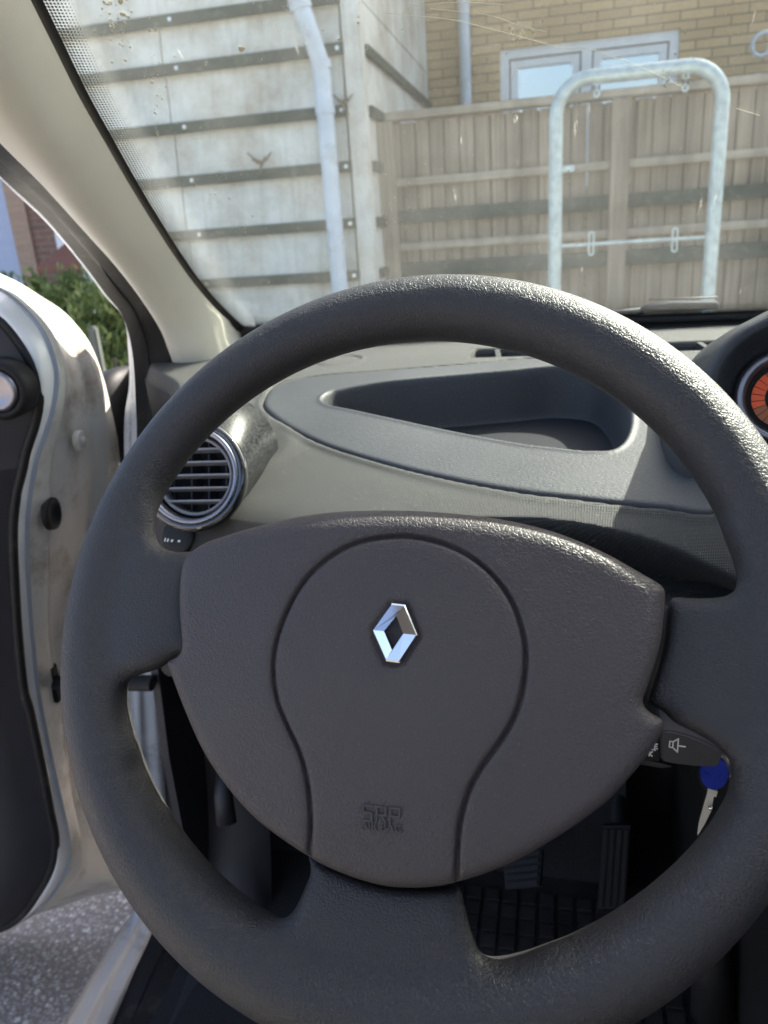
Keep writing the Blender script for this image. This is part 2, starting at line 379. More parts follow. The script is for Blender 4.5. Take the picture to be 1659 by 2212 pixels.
def frit_mat():
    m, t, o = nt('windscreen_dot_print'); uv = node(t, 'ShaderNodeTexCoord').outputs['UV']; s = node(t, 'ShaderNodeSeparateXYZ', i_0=('L', uv))
    p = .0027; k = 2 * math.pi / p
    a = math_(t, 'MULTIPLY', math_(t, 'COSINE', math_(t, 'MULTIPLY', s.outputs[0], k * .5)), math_(t, 'COSINE', math_(t, 'MULTIPLY', s.outputs[1], k * .5)))
    a = math_(t, 'ABSOLUTE', a); th = math_(t, 'ADD', math_(t, 'MULTIPLY', s.outputs[1], 36.0), -.10)      # dots shrink away from the edge
    on = math_(t, 'GREATER_THAN', a, th)
    tr = node(t, 'ShaderNodeBsdfTransparent'); b = node(t, 'ShaderNodeBsdfPrincipled'); b.inputs['Base Color'].default_value = (.03, .032, .03, 1); b.inputs['Roughness'].default_value = .5
    ms = node(t, 'ShaderNodeMixShader'); t.links.new(on, ms.inputs[0]); t.links.new(tr.outputs[0], ms.inputs[1]); t.links.new(b.outputs[0], ms.inputs[2])
    t.links.new(ms.outputs[0], o.inputs[0]); return m
M_frit = frit_mat()
def brick_mat(name, c1, c2, mortar, rx=R(90)):
    m, t, o = nt(name); tc = node(t, 'ShaderNodeTexCoord').outputs['Object']
    mp = node(t, 'ShaderNodeMapping', i_Vector=('L', tc)); mp.inputs['Rotation'].default_value = (rx, 0, 0)
    br = node(t, 'ShaderNodeTexBrick', i_Vector=('L', mp.outputs[0])); br.inputs['Scale'].default_value = 1
    br.inputs['Color1'].default_value = (*c1, 1); br.inputs['Color2'].default_value = (*c2, 1); br.inputs['Mortar'].default_value = (*mortar, 1)
    br.inputs['Brick Width'].default_value = .24; br.inputs['Row Height'].default_value = .067; br.inputs['Mortar Size'].default_value = .006; br.inputs['Bias'].default_value = -.1
    n = node(t, 'ShaderNodeTexNoise', i_Scale=30.0, i_Detail=6.0, i_Vector=('L', tc)).outputs[0]
    c = mix(t, ramp(t, n, [(.3, 0.), (.7, .4)]).outputs[0], br.outputs[0], tuple(x * .55 for x in c1))
    b = node(t, 'ShaderNodeBsdfPrincipled'); b.inputs['Roughness'].default_value = .9; t.links.new(c, b.inputs['Base Color'])
    bp = node(t, 'ShaderNodeBump', i_Strength=.8, i_Distance=.01, i_Height=('L', br.outputs['Fac'])); bp.invert = True; t.links.new(bp.outputs[0], b.inputs['Normal'])
    t.links.new(b.outputs[0], o.inputs[0]); return m
M_brick = brick_mat('yellow_brick', (.50, .35, .18), (.38, .26, .13), (.17, .13, .08))
M_brick2 = brick_mat('red_brown_brick', (.21, .125, .09), (.17, .105, .08), (.26, .22, .18))
M_brick3 = brick_mat('pale_brick_corner', (.38, .27, .19), (.33, .24, .17), (.3, .26, .2))
def board_mat():                                        # grubby white fibre cement board
    m, t, o = nt('weathered_white_board'); tc = node(t, 'ShaderNodeTexCoord').outputs['Object']
    n = node(t, 'ShaderNodeTexNoise', i_Scale=2.2, i_Detail=8.0, i_Roughness=.7, i_Vector=('L', tc)).outputs[0]
    mp = node(t, 'ShaderNodeMapping', i_Vector=('L', tc)); mp.inputs['Scale'].default_value = (9, 9, .8)
    n2 = node(t, 'ShaderNodeTexNoise', i_Scale=3.0, i_Detail=6.0, i_Vector=('L', mp.outputs[0])).outputs[0]
    c = mix(t, ramp(t, n, [(.42, 0.), (.68, .8)]).outputs[0], (.56, .57, .54), (.27, .215, .15))
    c = mix(t, ramp(t, n2, [(.5, 0.), (.8, .55)]).outputs[0], c, (.28, .28, .24))
    b = node(t, 'ShaderNodeBsdfPrincipled'); b.inputs['Roughness'].default_value = .75; t.links.new(c, b.inputs['Base Color']); t.links.new(b.outputs[0], o.inputs[0]); return m
M_board = board_mat()
def wood_mat(name, a, b_, vs=(60, 60, 1.6)):
    m, t, o = nt(name); tc = node(t, 'ShaderNodeTexCoord').outputs['Object']
    mp = node(t, 'ShaderNodeMapping', i_Vector=('L', tc)); mp.inputs['Scale'].default_value = vs
    n = node(t, 'ShaderNodeTexNoise', i_Scale=1.0, i_Detail=7.0, i_Roughness=.65, i_Vector=('L', mp.outputs[0])).outputs[0]
    mp2 = node(t, 'ShaderNodeMapping', i_Vector=('L', tc)); mp2.inputs['Scale'].default_value = (11, .1, .15)
    n2 = node(t, 'ShaderNodeTexNoise', i_Scale=1.0, i_Detail=1.0, i_Vector=('L', mp2.outputs[0])).outputs[0]
    c = ramp(t, n, [(.3, a), (.7, b_)]).outputs[0]; c = mix(t, ramp(t, n2, [(.35, 0.), (.65, .5)]).outputs[0], c, tuple(q * .55 for q in a))
    b = node(t, 'ShaderNodeBsdfPrincipled'); b.inputs['Roughness'].default_value = .85; t.links.new(c, b.inputs['Base Color'])
    bp = node(t, 'ShaderNodeBump', i_Strength=.5, i_Distance=.003, i_Height=('L', n)); t.links.new(bp.outputs[0], b.inputs['Normal'])
    t.links.new(b.outputs[0], o.inputs[0]); return m
M_wood = wood_mat('weathered_fence_board', (.16, .125, .09), (.33, .27, .20))
M_rail = wood_mat('weathered_fence_rail', (.24, .20, .15), (.40, .35, .28), (1.6, 40, 40))
def ground_mat():
    m, t, o = nt('pebbled_asphalt'); tc = node(t, 'ShaderNodeTexCoord').outputs['Object']
    v = node(t, 'ShaderNodeTexVoronoi', i_Scale=130.0, i_Vector=('L', tc)); v2 = node(t, 'ShaderNodeTexVoronoi', i_Scale=55.0, i_Vector=('L', tc))
    sv = node(t, 'ShaderNodeSeparateColor'); t.links.new(v.outputs['Color'], sv.inputs[0]); sv2 = node(t, 'ShaderNodeSeparateColor'); t.links.new(v2.outputs['Color'], sv2.inputs[0])
    c = ramp(t, sv.outputs[0], [(0, (.34, .29, .26)), (.55, (.42, .365, .33)), (.9, (.50, .44, .40)), (1, (.66, .62, .58))]).outputs[0]
    f_ = math_(t, 'MULTIPLY', ramp(t, v.outputs[0], [(.35, 1.), (.6, 0.)]).outputs[0], 1.0)
    c = mix(t, f_, (.26, .225, .20), c)
    st = math_(t, 'MULTIPLY', ramp(t, sv2.outputs[0], [(.90, 0.), (.92, 1.)]).outputs[0], ramp(t, v2.outputs[0], [(.25, 1.), (.33, 0.)]).outputs[0])
    c = mix(t, st, c, (.62, .58, .53))
    b = node(t, 'ShaderNodeBsdfPrincipled'); b.inputs['Roughness'].default_value = .85; t.links.new(c, b.inputs['Base Color'])
    bp = node(t, 'ShaderNodeBump', i_Strength=1.0, i_Distance=.003, i_Height=('L', v.outputs[0])); bp.invert = True; t.links.new(bp.outputs[0], b.inputs['Normal'])
    t.links.new(b.outputs[0], o.inputs[0]); return m
M_ground = ground_mat()
def leaf_mat(name, a, b_):
    m, t, o = nt(name); oi = node(t, 'ShaderNodeNewGeometry').outputs['Random Per Island']
    c = ramp(t, oi, [(0, a), (1, b_)]).outputs[0]; b = node(t, 'ShaderNodeBsdfPrincipled'); b.inputs['Roughness'].default_value = .6
    t.links.new(c, b.inputs['Base Color']); tl = node(t, 'ShaderNodeBsdfTranslucent'); t.links.new(c, tl.inputs[0])
    s = node(t, 'ShaderNodeMixShader'); s.inputs[0].default_value = .35; t.links.new(b.outputs[0], s.inputs[1]); t.links.new(tl.outputs[0], s.inputs[2])
    t.links.new(s.outputs[0], o.inputs[0]); return m
M_leaf = leaf_mat('conifer_foliage', (.06, .10, .03), (.22, .28, .09))
M_bark = plain('bark', (.12, .09, .06), .9)
M_pane = glass_mat('window_pane', (.12, .14, .15), .015, .42, False)
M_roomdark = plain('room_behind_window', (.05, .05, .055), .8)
M_tile = plain('roof_tile', (.20, .09, .06), .8)
M_bluegrey = plain('blue_grey_panel', (.32, .38, .50), .6, var=.05)

# ================================================================== THE SETTING OUTSIDE
g = mobj('ground', [(-60, -60, 0), (60, -60, 0), (60, 60, 0), (-60, 60, 0)], [(0, 1, 2, 3)], M_ground); g['kind'] = 'structure'
YH, YF, YB = 4.6, 4.95, 7.0                             # clad house front, fence, brick wall
# ---- white clad house
xr = at(797, 400, y=YH)[0]; xl = -2.95; ZT = 4.2
# height of each batten line read off the photograph at the corner
zb = [at(u, v, y=YH)[2] for u, v in ((640, 8), (762, 103), (772, 237), (780, 358), (795, 480), (803, 592))]
sp_ = (zb[1] - zb[5]) / 4
zb = zb + [zb[5] - sp_, zb[5] - 2 * sp_]
house = thing('clad_house', 'white clad house with horizontal boards and dark green battens, left of the fence', 'house', (xr, YH, 0))
MB().box(xl, xr - .02, YH + .03, YB - .02, 0, ZT).build('wall_core', M_board, house)
zs = [ZT] + [z for z in zb if z < ZT] + [0]
for i in range(len(zs) - 1):
    b = MB()
    cuts = [xl, at(392, 400, y=YH)[0] - .004, None, xr - .10] if i >= 1 else [xl, None, xr - .10]
    xs = [c for c in cuts if c is not None]
    for a, c in zip(xs[:-1], xs[1:]):
        q = 0.004
        b.add([(a + q, YH + .012, zs[i] - .004), (c - q, YH + .012, zs[i] - .004), (c - q, YH - .012, zs[i + 1] + .004), (a + q, YH - .012, zs[i + 1] + .004),
               (a + q, YH + .028, zs[i] - .004), (c - q, YH + .028, zs[i] - .004), (c - q, YH + .028, zs[i + 1] + .004), (a + q, YH + .028, zs[i + 1] + .004)],
              [(0, 3, 2, 1), (4, 5, 6, 7), (0, 1, 5, 4), (2, 3, 7, 6), (0, 4, 7, 3), (1, 2, 6, 5)])
    b.build('board', M_board, house)
for z in zb:
    MB().box(xl, xr - .085, YH - .038, YH - .013, z - .030, z + .028, .004).build('batten', M_batten, house)
    for xx in (xr - .115, xr - 1.05): MB().tube([(xx, YH - .046, z), (xx, YH - .036, z)], .011, 10).build('bolt', M_bolt, house)
MB().box(xr - .085, xr + .012, YH - .03, YH + .07, 0, ZT, .005).build('corner_post', M_board, house)
# side face (x = const) runs back to the brick wall
ys0, ys1 = YH + .075, YB - .02
for i in range(len(zs) - 1):
    MB().box(xr - .018, xr + .004, ys0, ys1, zs[i + 1] + .004, zs[i] - .004).build('side_board', M_board, house)
for z in zb[1:]:
    MB().box(xr + .006, xr + .034, ys0, ys1 - .02, z - .028, z + .026, .004).build('side_batten', M_batten, house)
MB().box(xl, xr + .35, YH - .35, YB, ZT + .002, ZT + .12).build('roof', M_batten, house)
# drainpipe with the slanted neck
def V3(*a): return Vector(a)
pp = [at(636, -40, y=YH - .16), at(644, 6, y=YH - .16), at(660, 40, y=YH - .15), at(690, 128, y=YH - .11), at(696, 160, y=YH - .10), at(700, 210, y=YH - .10)]
bot = pp[-1].copy(); bot[2] = .05
pp = [p for p in pp] + [bot]; rr_ = [.052] * 2 + [.048] * 4 + [.048]
bp_ = MB().tube(pp, rr_, 20)
pipe = bp_.build('drainpipe', M_zinc, house, auto=50)
for z in (zb[2] + .0, zb[4] - .1, zb[1] - .08):
    MB().tube([(pp[-1][0], pp[-1][1], z - .02), (pp[-1][0], pp[-1][1], z + .02)], .054, 20).build('pipe_clip', M_zinc, pipe, auto=50)
a_ = at(655, 24, y=YH - .155); MB().tube([at(645, 0, y=YH - .155), at(651, 22, y=YH - .152)], .060, 20).build('pipe_collar', M_zinc, pipe, auto=50)
# dead creeper hook-shapes on the battens
for (u, v, k) in ((566, 352, 1), (745, 222, .8)):
    b = MB()
    for du, dv in ((-32, -22), (20, -24), (-8, 26), (6, -14), (-22, -8)):
        p0 = at(u, v, y=YH - .05); p1 = at(u + du * .5 * k, v + dv * .55 * k + 4, y=YH - .07); p2 = at(u + du * k, v + dv * k, y=YH - .06)
        b.tube([p0, p1, p2], [.009, .007, .004], 6)
    tag(b.build('dead_twig', M_bark, None, True), 'withered brown twig caught on the %s' % ('middle of a green batten' if k == 1 else 'batten beside the drainpipe'), 'twig', 'dead twigs on the house battens')

# ---- brick house behind
bh = thing('brick_house', 'yellow brick house behind the wooden fence, with a wide window', 'house', (xr, YB, 0))
wx0, wx1 = at(1080, 160, y=YB)[0], at(1467, 120, y=YB)[0]; wz1 = at(1270, 84, y=YB)[2]; wz0 = wz1 - 1.05
bx0, bx1, bz1 = xr - .6, 7.5, 5.4
b = MB()
for (x0, x1, z0, z1) in ((bx0, wx0, 0, bz1), (wx1, bx1, 0, bz1), (wx0, wx1, 0, wz0), (wx0, wx1, wz1, bz1)): b.box(x0, x1, YB, YB + .3, z0, z1)
b.build('wall', M_brick, bh)
MB().box(bx0, bx1, YB - .4, YB + 4, bz1 + .002, bz1 + .15).build('roof', M_tile, bh)
wf = None
fr = MB(); fw = .07; yy0, yy1 = YB + .03, YB + .11
fr.box(wx0, wx1, yy0, yy1, wz1 - fw, wz1).box(wx0, wx1, yy0, yy1, wz0, wz0 + fw).box(wx0, wx0 + fw, yy0, yy1, wz0 + fw, wz1 - fw).box(wx1 - fw, wx1, yy0, yy1, wz0 + fw, wz1 - fw)
xm = at(1268, 120, y=YB)[0]; fr.box(xm - .04, xm + .04, yy0, yy1, wz0 + fw, wz1 - fw)
wf = fr.build('window', M_wframe, bh)
for a, c in ((wx0 + fw, xm - .04), (xm + .04, wx1 - fw)):
    s = MB(); e = .055; z0, z1 = wz0 + fw + .012, wz1 - fw - .012; a += .012; c -= .012
    s.box(a, c, yy0 + .015, yy1 - .01, z1 - e, z1).box(a, c, yy0 + .015, yy1 - .01, z0, z0 + e).box(a, a + e, yy0 + .015, yy1 - .01, z0 + e, z1 - e).box(c - e, c, yy0 + .015, yy1 - .01, z0 + e, z1 - e)
    s.build('sash', M_wframe, wf)
    MB().box(a + e, c - e, YB + .075, YB + .082, z0 + e, z1 - e).build('pane', M_pane, wf)
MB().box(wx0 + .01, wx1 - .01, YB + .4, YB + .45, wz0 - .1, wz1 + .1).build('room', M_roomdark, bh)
x_ = at(1004, 110, y=YB - .08)[0]
MB().tube([(x_, YB - .07, .05), (x_, YB - .07, bz1 - .02)], .045, 16).build('drainpipe', M_zinc, bh, auto=50)
# scrolled iron bracket at the right edge
b = MB(); pts = []
for k in range(26):
    t_ = k / 25; a = t_ * 2.1 * math.pi; r_ = .10 * (1 - .55 * t_)
    q = at(1648, 100, y=YB - .10); pts.append((q[0] + r_ * math.cos(a) + .0, q[1], q[2] + r_ * math.sin(a)))
b.tube(pts, .016, 8); q = at(1650, 112, y=YB - .10); b.tube([(q[0] + .10, q[1], q[2] + .03), (q[0] + .11, q[1], q[2] - .16), (q[0] + .11, YB, q[2] - .18)], .016, 8)
b.build('iron_bracket', M_zinc, bh, True)

# ---- wooden fence
fx0, fx1 = xr + .05, 6.5
fence = thing('wooden_fence', 'weathered brown board fence between the white clad house and the bright hoop', 'fence', (fx0, YF, 0))
zt = at(1070, 221, y=YF)[2]
zr1, zr2 = at(1180, 369, y=YF)[2], at(1180, 513, y=YF)[2]
zd1, zd2 = at(1180, 447, y=YF)[2], at(1180, 566, y=YF)[2]
b1, b2 = MB(), MB(); x = fx0; k = 0
while x < fx1:
    wd = .078 + random.uniform(-.006, .006); gp = random.choice([.008, .010, .012, .009, .015, .008])
    yo = random.choice([0, .007]); b1.box(x, x + wd, YF + yo, YF + yo + .016, .06, zt - .05 - random.uniform(0, .01)); 
    if random.random() < .86: b2.box(x + wd - .012, x + wd + gp + .012, YF + .026, YF + .040, .06, zt - .06)
    x += wd + gp
b1.build('board_panel', M_wood, fence); b2.build('cover_strips', M_wood, fence)
MB().box(fx0, fx1, YF - .05, YF + .06, zt - .045, zt + .0, .006).build('top_rail', M_rail, fence)
for z, h, m_ in ((zr1, .045, M_rail), (zr2, .045, M_rail), (zd1, .075, M_batten), (zd2, .085, M_batten)):
    MB().box(fx0, fx1, YF - .045, YF - .003, z - h / 2, z + h / 2, .005).build('rail', m_, fence)
for u in (842, 1335, 1700):
    xx = at(u, 400, y=YF)[0]
    MB().box(xx - .052, xx + .052, YF - .085, YF - .048, .0, zt - .05, .006).build('post', M_wood, fence)

# ---- galvanised hoop frame
YS = 3.5
def hp(u, v): return at(u, v, y=YS)
hl = hp(1200, 400)[0]; hr = hp(1547, 400)[0]; ht = hp(1380, 155)[2]; rad = .13
stand = thing('metal_hoop', 'tall galvanised tube hoop with a thin cross rod, standing before the fence', 'hoop stand', ((hl + hr) / 2, YS, 0))
path = [(hl, YS, 0), (hl, YS, ht - rad)]
path += [(hl + rad - rad * math.cos(t), YS, ht - rad + rad * math.sin(t)) for t in np.linspace(.15, math.pi / 2, 8)]
path += [(hr - rad + rad * math.sin(t), YS, ht - rad + rad * math.cos(t)) for t in np.linspace(0, math.pi / 2 - .15, 8)]
path += [(hr, YS, ht - rad), (hr, YS, 0)]
MB().tube(path, .028, 20).build('hoop_tube', M_galv, stand, auto=50)
zc = hp(1370, 522)[2]
MB().tube([(hl + .02, YS, zc), (hr - .02, YS, zc)], .0075, 10).build('cross_rod', M_galv, stand, auto=50)
def slot_tab(u, v, hh=.045):
    p = hp(u, v); b = MB(); n = 10; w_ = .013
    for zc_ in (p[2] + hh * .52, p[2] - hh * .52):
        ring = lambda r_, e: [(p[0] + r_ * math.cos(t), YS - .012, zc_ + e * (1 if math.sin(t) > 0 else -1) + r_ * math.sin(t)) for t in np.linspace(0, 2 * math.pi, 16, endpoint=False)]
        o_, i_ = ring(w_, .012), ring(w_ * .5, .012)
        v_ = o_ + i_ + [(a, c + .004, d) for a, c, d in o_ + i_]; m = 16
        b.add(v_, [(j, (j + 1) % m, m + (j + 1) % m, m + j) for j in range(m)] + [(2 * m + (j + 1) % m, 2 * m + j, 3 * m + j, 3 * m + (j + 1) % m) for j in range(m)]
              + [(j, 2 * m + j, 2 * m + (j + 1) % m, (j + 1) % m) for j in range(m)] + [(m + (j + 1) % m, 3 * m + (j + 1) % m, 3 * m + j, m + j) for j in range(m)])
    b.build('slotted_tab', M_galv, stand)
slot_tab(1277, 526); slot_tab(1457, 518); slot_tab(1289, 190, .02); slot_tab(1480, 178, .02)
q = hp(1232, 364); MB().box(hl + .02, hl + .075, YS - .006, YS + .004, q[2] - .012, q[2] + .012, .002).build('side_bracket', M_galv, stand)

# ---- beyond the open door: hedge, grey post, brick house corner
def conifer(u0, u1, vtop, vbot, dist, name, label, nleaf=9000):
    """arching sprays of needle-leaf faces through a bush volume"""
    p0 = at(u0, (vtop + vbot) / 2, d=dist); p1 = at(u1, (vtop + vbot) / 2, d=dist); c = (p0 + p1) / 2; ztop = at((u0 + u1) / 2, vtop, d=dist)[2]
    rx = np.linalg.norm((p1 - p0)[:2]) / 2
    t = thing(name, label, 'shrub', (c[0], c[1], 0), 'green shrubs seen past the open door')
    V = []; Fc = []; lr = np.random.default_rng(int(u0) + 3000)
    nb = 170
    for k in range(nb):
        a = lr.uniform(0, 2 * math.pi); zz = lr.uniform(.05, .97) * ztop; rr = rx * math.sqrt(max(.05, 1 - (zz / ztop - .25)**2 * 1.5)) * lr.uniform(.75, 1.15)
        base = np.array([c[0], c[1], zz - .35]); tip = np.array([c[0] + rr * math.cos(a), c[1] + rr * math.sin(a), zz + lr.uniform(-.05, .10)])
        m = nleaf // nb
        for j in range(m):
            s_ = .25 + .75 * math.sqrt(lr.uniform()); p = base + (tip - base) * s_; p[2] += .25 * math.sin(s_ * math.pi) * .5
            p += lr.normal(0, .022, 3); dr = (tip - base) / np.linalg.norm(tip - base) + lr.normal(0, .55, 3); dr /= np.linalg.norm(dr)
            sd_ = np.cross(dr, lr.normal(0, 1, 3)); sd_ /= np.linalg.norm(sd_); L = lr.uniform(.025, .06); w_ = lr.uniform(.005, .011)
            n = len(V); V += [p, p + dr * L * .5 + sd_ * w_, p + dr * L, p + dr * L * .5 - sd_ * w_]; Fc.append((n, n + 1, n + 2, n + 3))
    mobj('foliage', V, np.array(Fc), M_leaf, t, False)
    b = MB()
    for k in range(7):
        a = k * .9; b.tube([(c[0], c[1], 0), (c[0] + .15 * math.cos(a), c[1] + .15 * math.sin(a), ztop * .4), (c[0] + rx * .6 * math.cos(a), c[1] + rx * .6 * math.sin(a), ztop * .75)], [.03, .02, .008], 6)
    b.build('stems', M_bark, t, True)
conifer(60, 230, 590, 900, 4.2, 'conifer_shrub', 'bushy green conifer shrub with arching sprays seen past the door edge')
conifer(170, 330, 640, 1000, 3.6, 'conifer_shrub', 'lower green shrub beside the car pillar, behind the grey post')
conifer(-60, 90, 620, 900, 5.0, 'conifer_shrub', 'green shrub mostly hidden behind the open door top')
pA = at(199, 700, d=2.6)
tag(MB().box(pA[0] - .014, pA[0] + .014, pA[1] - .014, pA[1] + .014, 0, at(190, 706, d=2.6)[2], .006).build('grey_post', plain('grey_post_paint', (.07, .08, .07), .7)), 'short grey post between the open door and the green shrubs', 'post')
DY = 8.0
fh = thing('far_brick_house', 'red brown brick house with a pale brick corner, far left past the door', 'house', (at(60, 500, y=DY)[0], DY, 0))
ex = lambda u: at(u, 500, y=DY)[0]
MB().box(ex(68), ex(68) + 3.2, DY, DY + 2.5, 0, 3.4).build('wall', M_brick2, fh)
MB().box(ex(30), ex(68) - .002, DY - .03, DY + 2.5, 0, 3.4).build('corner_pier', M_brick3, fh)
MB().box(ex(30) - 2.5, ex(30) - .002, DY - .01, DY + 2.5, 0, 3.4).build('garage_door', M_bluegrey, fh)
x0 = ex(124); MB().box(x0, x0 + .35, DY - .06, DY - .002, at(130, 560, y=DY)[2], at(130, 500, y=DY)[2]).build('window', M_wframe, fh)
z_ = at(128, 575, y=DY - .5)[2]; c = at(135, 585, y=DY - .5)
MB().add([(c[0] - .3, c[1], z_), (c[0] + .9, c[1], z_ + .05), (c[0] + .9, DY - .01, z_ + .3), (c[0] - .1, DY - .01, z_ + .3), (c[0] - .3, c[1], z_ - .04), (c[0] + .9, c[1], z_ - .04)],
         [(0, 1, 2, 3), (0, 4, 5, 1)]).build('porch_roof', M_tile, fh)

# ================================================================== THE CAR
car = thing('car', 'white car seen from its driver seat, door open, dark dashboard and steering wheel', 'car', (.29, 0, 0))
XC = .29                                                # the car's centre line
# ---- windscreen: one curved sheet
def zg(x, y): q2 = ((x - XC) / .71)**2; return CAMH - .131 + .021 * q2 + .72 * ((1.10 - .10 * q2) - y)
def glass_hit(u, v):
    r_ = ray(u, v); lo, hi = .1, 1.5
    fn = lambda t: (CAMH + r_[2] * t) - zg(r_[0] * t, r_[1] * t)
    for _ in range(50):
        mid = (lo + hi) / 2
        if fn(mid) > 0: hi = mid
        else: lo = mid
    return C0 + r_ * lo
E0i = [(65, 0), (110, 90), (165, 200), (222, 300), (280, 400), (336, 490), (375, 550), (420, 612), (470, 668), (530, 722)]
E0 = np.array([glass_hit(u, v) for u, v in E0i])
def ext(P, n, back=True):                               # carry a curve on, straight
    d = P[0] - P[2]; d = d / np.linalg.norm(d)
    return np.vstack([P[0] + d * n, P[0] + d * n * .5, P])
E0x = ext(E0, .62)
E0x[0][2] = zg(E0x[0][0], E0x[0][1]); E0x[1][2] = zg(E0x[1][0], E0x[1][1])
yt = E0x[0][1]
def base_y(x): return 1.10 - .10 * ((x - XC) / .71)**2
E0s = smooth_curve(E0x, 80)
rows = []
nx = 70
ysrt = np.linspace(0, 1, 60)
xl_of = lambda y: np.interp(y, E0s[:, 1], E0s[:, 0])
for s in ysrt:
    row = []
    for k in range(nx):
        t = k / (nx - 1)
        yb_ = base_y(XC + (t - .5) * 1.42); y = yt + (yb_ + .012 - yt) * s
        xL = xl_of(min(y, E0s[:, 1].max())) - .02; x = xL + (2 * XC - 2 * xL) * t
        row.append((x, y, zg(x, y) + .004))
    rows.append(row)
ws = loft('windscreen', rows, M_glass, car)
# dotted print along the pillar and along the base, on the inside of the glass
def frit(name, P, inward, width, n=8):
    V = []; U = []; s = np.concatenate([[0], np.cumsum(np.linalg.norm(np.diff(P, axis=0), axis=1))])
    for i, p in enumerate(P):
        t = P[min(i + 1, len(P) - 1)] - P[max(i - 1, 0)]; t = t / np.linalg.norm(t)
        q = np.array(inward, float); q = q - t * (q @ t); q /= np.linalg.norm(q)
        for k in range(n):
            w_ = width * k / (n - 1); a = p + q * w_; a = np.array([a[0], a[1], zg(a[0], a[1]) + .0015]); V.append(a); U.append((s[i], w_))
    return mobj(name, V, grid_faces(len(P), n), M_frit, ws, True, uv=U)
frit('dot_print', E0s, (1, .35, 0), .030)
bl = np.array([(x, base_y(x) - .004, zg(x, base_y(x) - .004)) for x in np.linspace(E0[-1][0] + .02, 1.0, 80)])
frit('dot_print', bl, (0, -1, .7), .036)
# black gasket at the base of the glass
b = MB(); b.tube([(x, base_y(x) - .004, zg(x, base_y(x)) - .001) for x in np.linspace(E0[-1][0], 1.0, 60)], .0065, 8); b.build('gasket', M_rubber, ws, True)
loft('gasket', [[(x, base_y(x) - .008 + k_ * .004, zg(x, base_y(x)) - .002 - k_ * .036) for x in np.linspace(E0[-1][0], 1.0, 60)] for k_ in (0, .5, 1)], M_rubber, ws)
# dark moulding between pillar trim and glass
nrm = np.array([.75, -.35, -.5]); nrm /= np.linalg.norm(nrm)
loft('gasket', [E0s + np.array([-.012, 0, .004]), E0s + np.array([-.002, -.002, -.003]), E0s + np.array([.008, .004, -.0005])], M_rubber, ws)
# ---- A-pillar trim
E2i = [(0, 309), (97, 406), (195, 510), (276, 595), (325, 660), (357, 725), (374, 813), (377, 842), (382, 930), (390, 1050)]
def xpl(z): return -.505 + max(0, (z - CAMH + .05)) * .14    # side plane leaning in above the belt
def side_hit(u, v, off=0.0):
    r_ = ray(u, v); t = .8
    for _ in range(20): t = (xpl(CAMH + r_[2] * t) + off) / r_[0]
    return C0 + r_ * t
E2 = ext(np.array([side_hit(u, v) for u, v in E2i]), .45)
E3i = [(0, 380), (97, 471), (179, 569), (227, 634), (266, 686), (286, 764), (294, 894), (298, 1000), (325, 1300), (342, 1487), (352, 1640), (358, 1730), (354, 1880), (335, 1995), (290, 2100), (243, 2212), (200, 2300)]
E2bi = [(0, 309), (97, 406), (195, 510), (276, 595), (325, 660), (357, 725), (374, 813), (377, 842), (385, 1000), (400, 1300), (420, 1500), (440, 1750), (440, 1900), (425, 2000), (370, 2120), (325, 2212), (280, 2300)]
E4i = [(0, 388), (97, 480), (179, 577), (227, 642), (269, 693), (275, 764), (276, 829), (263, 900), (262, 1000), (270, 1300), (262, 1487), (262, 1640), (275, 1800), (299, 1933), (256, 2002), (126, 2212), (80, 2290)]
def crv(pts, off, up=.45): return smooth_curve(ext(np.array([side_hit(u, v, off) for u, v in pts]), up), 140)
# two curves of the trim, resampled alike, with a rounded ridge between
E0p = np.vstack([E0x, at(585, 800, d=1.0)[None], at(630, 870, d=.99)[None]])
A = smooth_curve(E0p, 90) + np.array([.004, -.004, -.004]); B = smooth_curve(E2, 90)
rows = []
for s in np.linspace(0, 1, 22):
    bul = .030 * (math.sin(min(1, s / 1.24) * math.pi)**.9 if s < .62 else math.cos((s - .62) / .38 * math.pi / 2)**.8)
    P = A * (1 - s) + B * s; T_ = np.gradient(P, axis=0); W_ = B - A
    N_ = np.cross(T_, W_); N_ /= np.linalg.norm(N_, axis=1)[:, None]; sg = np.sign((N_ * (C0 - P)).sum(1)).mean()
    rows.append(P + N_ * sg * bul)
loft('pillar_trim', rows, M_cream, car)
# ---- rubber door seal and the painted body flange round the opening
S2, S3, S4 = crv(E2bi, .004), crv(E3i, -.05), crv(E4i, -.085)
rows = []
for s in np.linspace(0, 1, 16):
    P = S2 * (1 - s) + S3 * s; rows.append(P + np.array([1, -.35, 0]) * (.016 * math.sin(min(1, s / .55) * math.pi) + .010 * max(0, math.sin((s - .55) / .45 * math.pi))))
loft('door_seal', rows, M_rubber, car)
rows = []
for s in np.linspace(0, 1, 10):
    P = S3 * (1 - s) + S4 * s; rows.append(P + np.array([1, -.2, .4]) * (.006 * math.sin(s * math.pi * 2.5)**2))
loft('body_flange', rows, M_silver, car, label='painted flange and sill under the door opening')

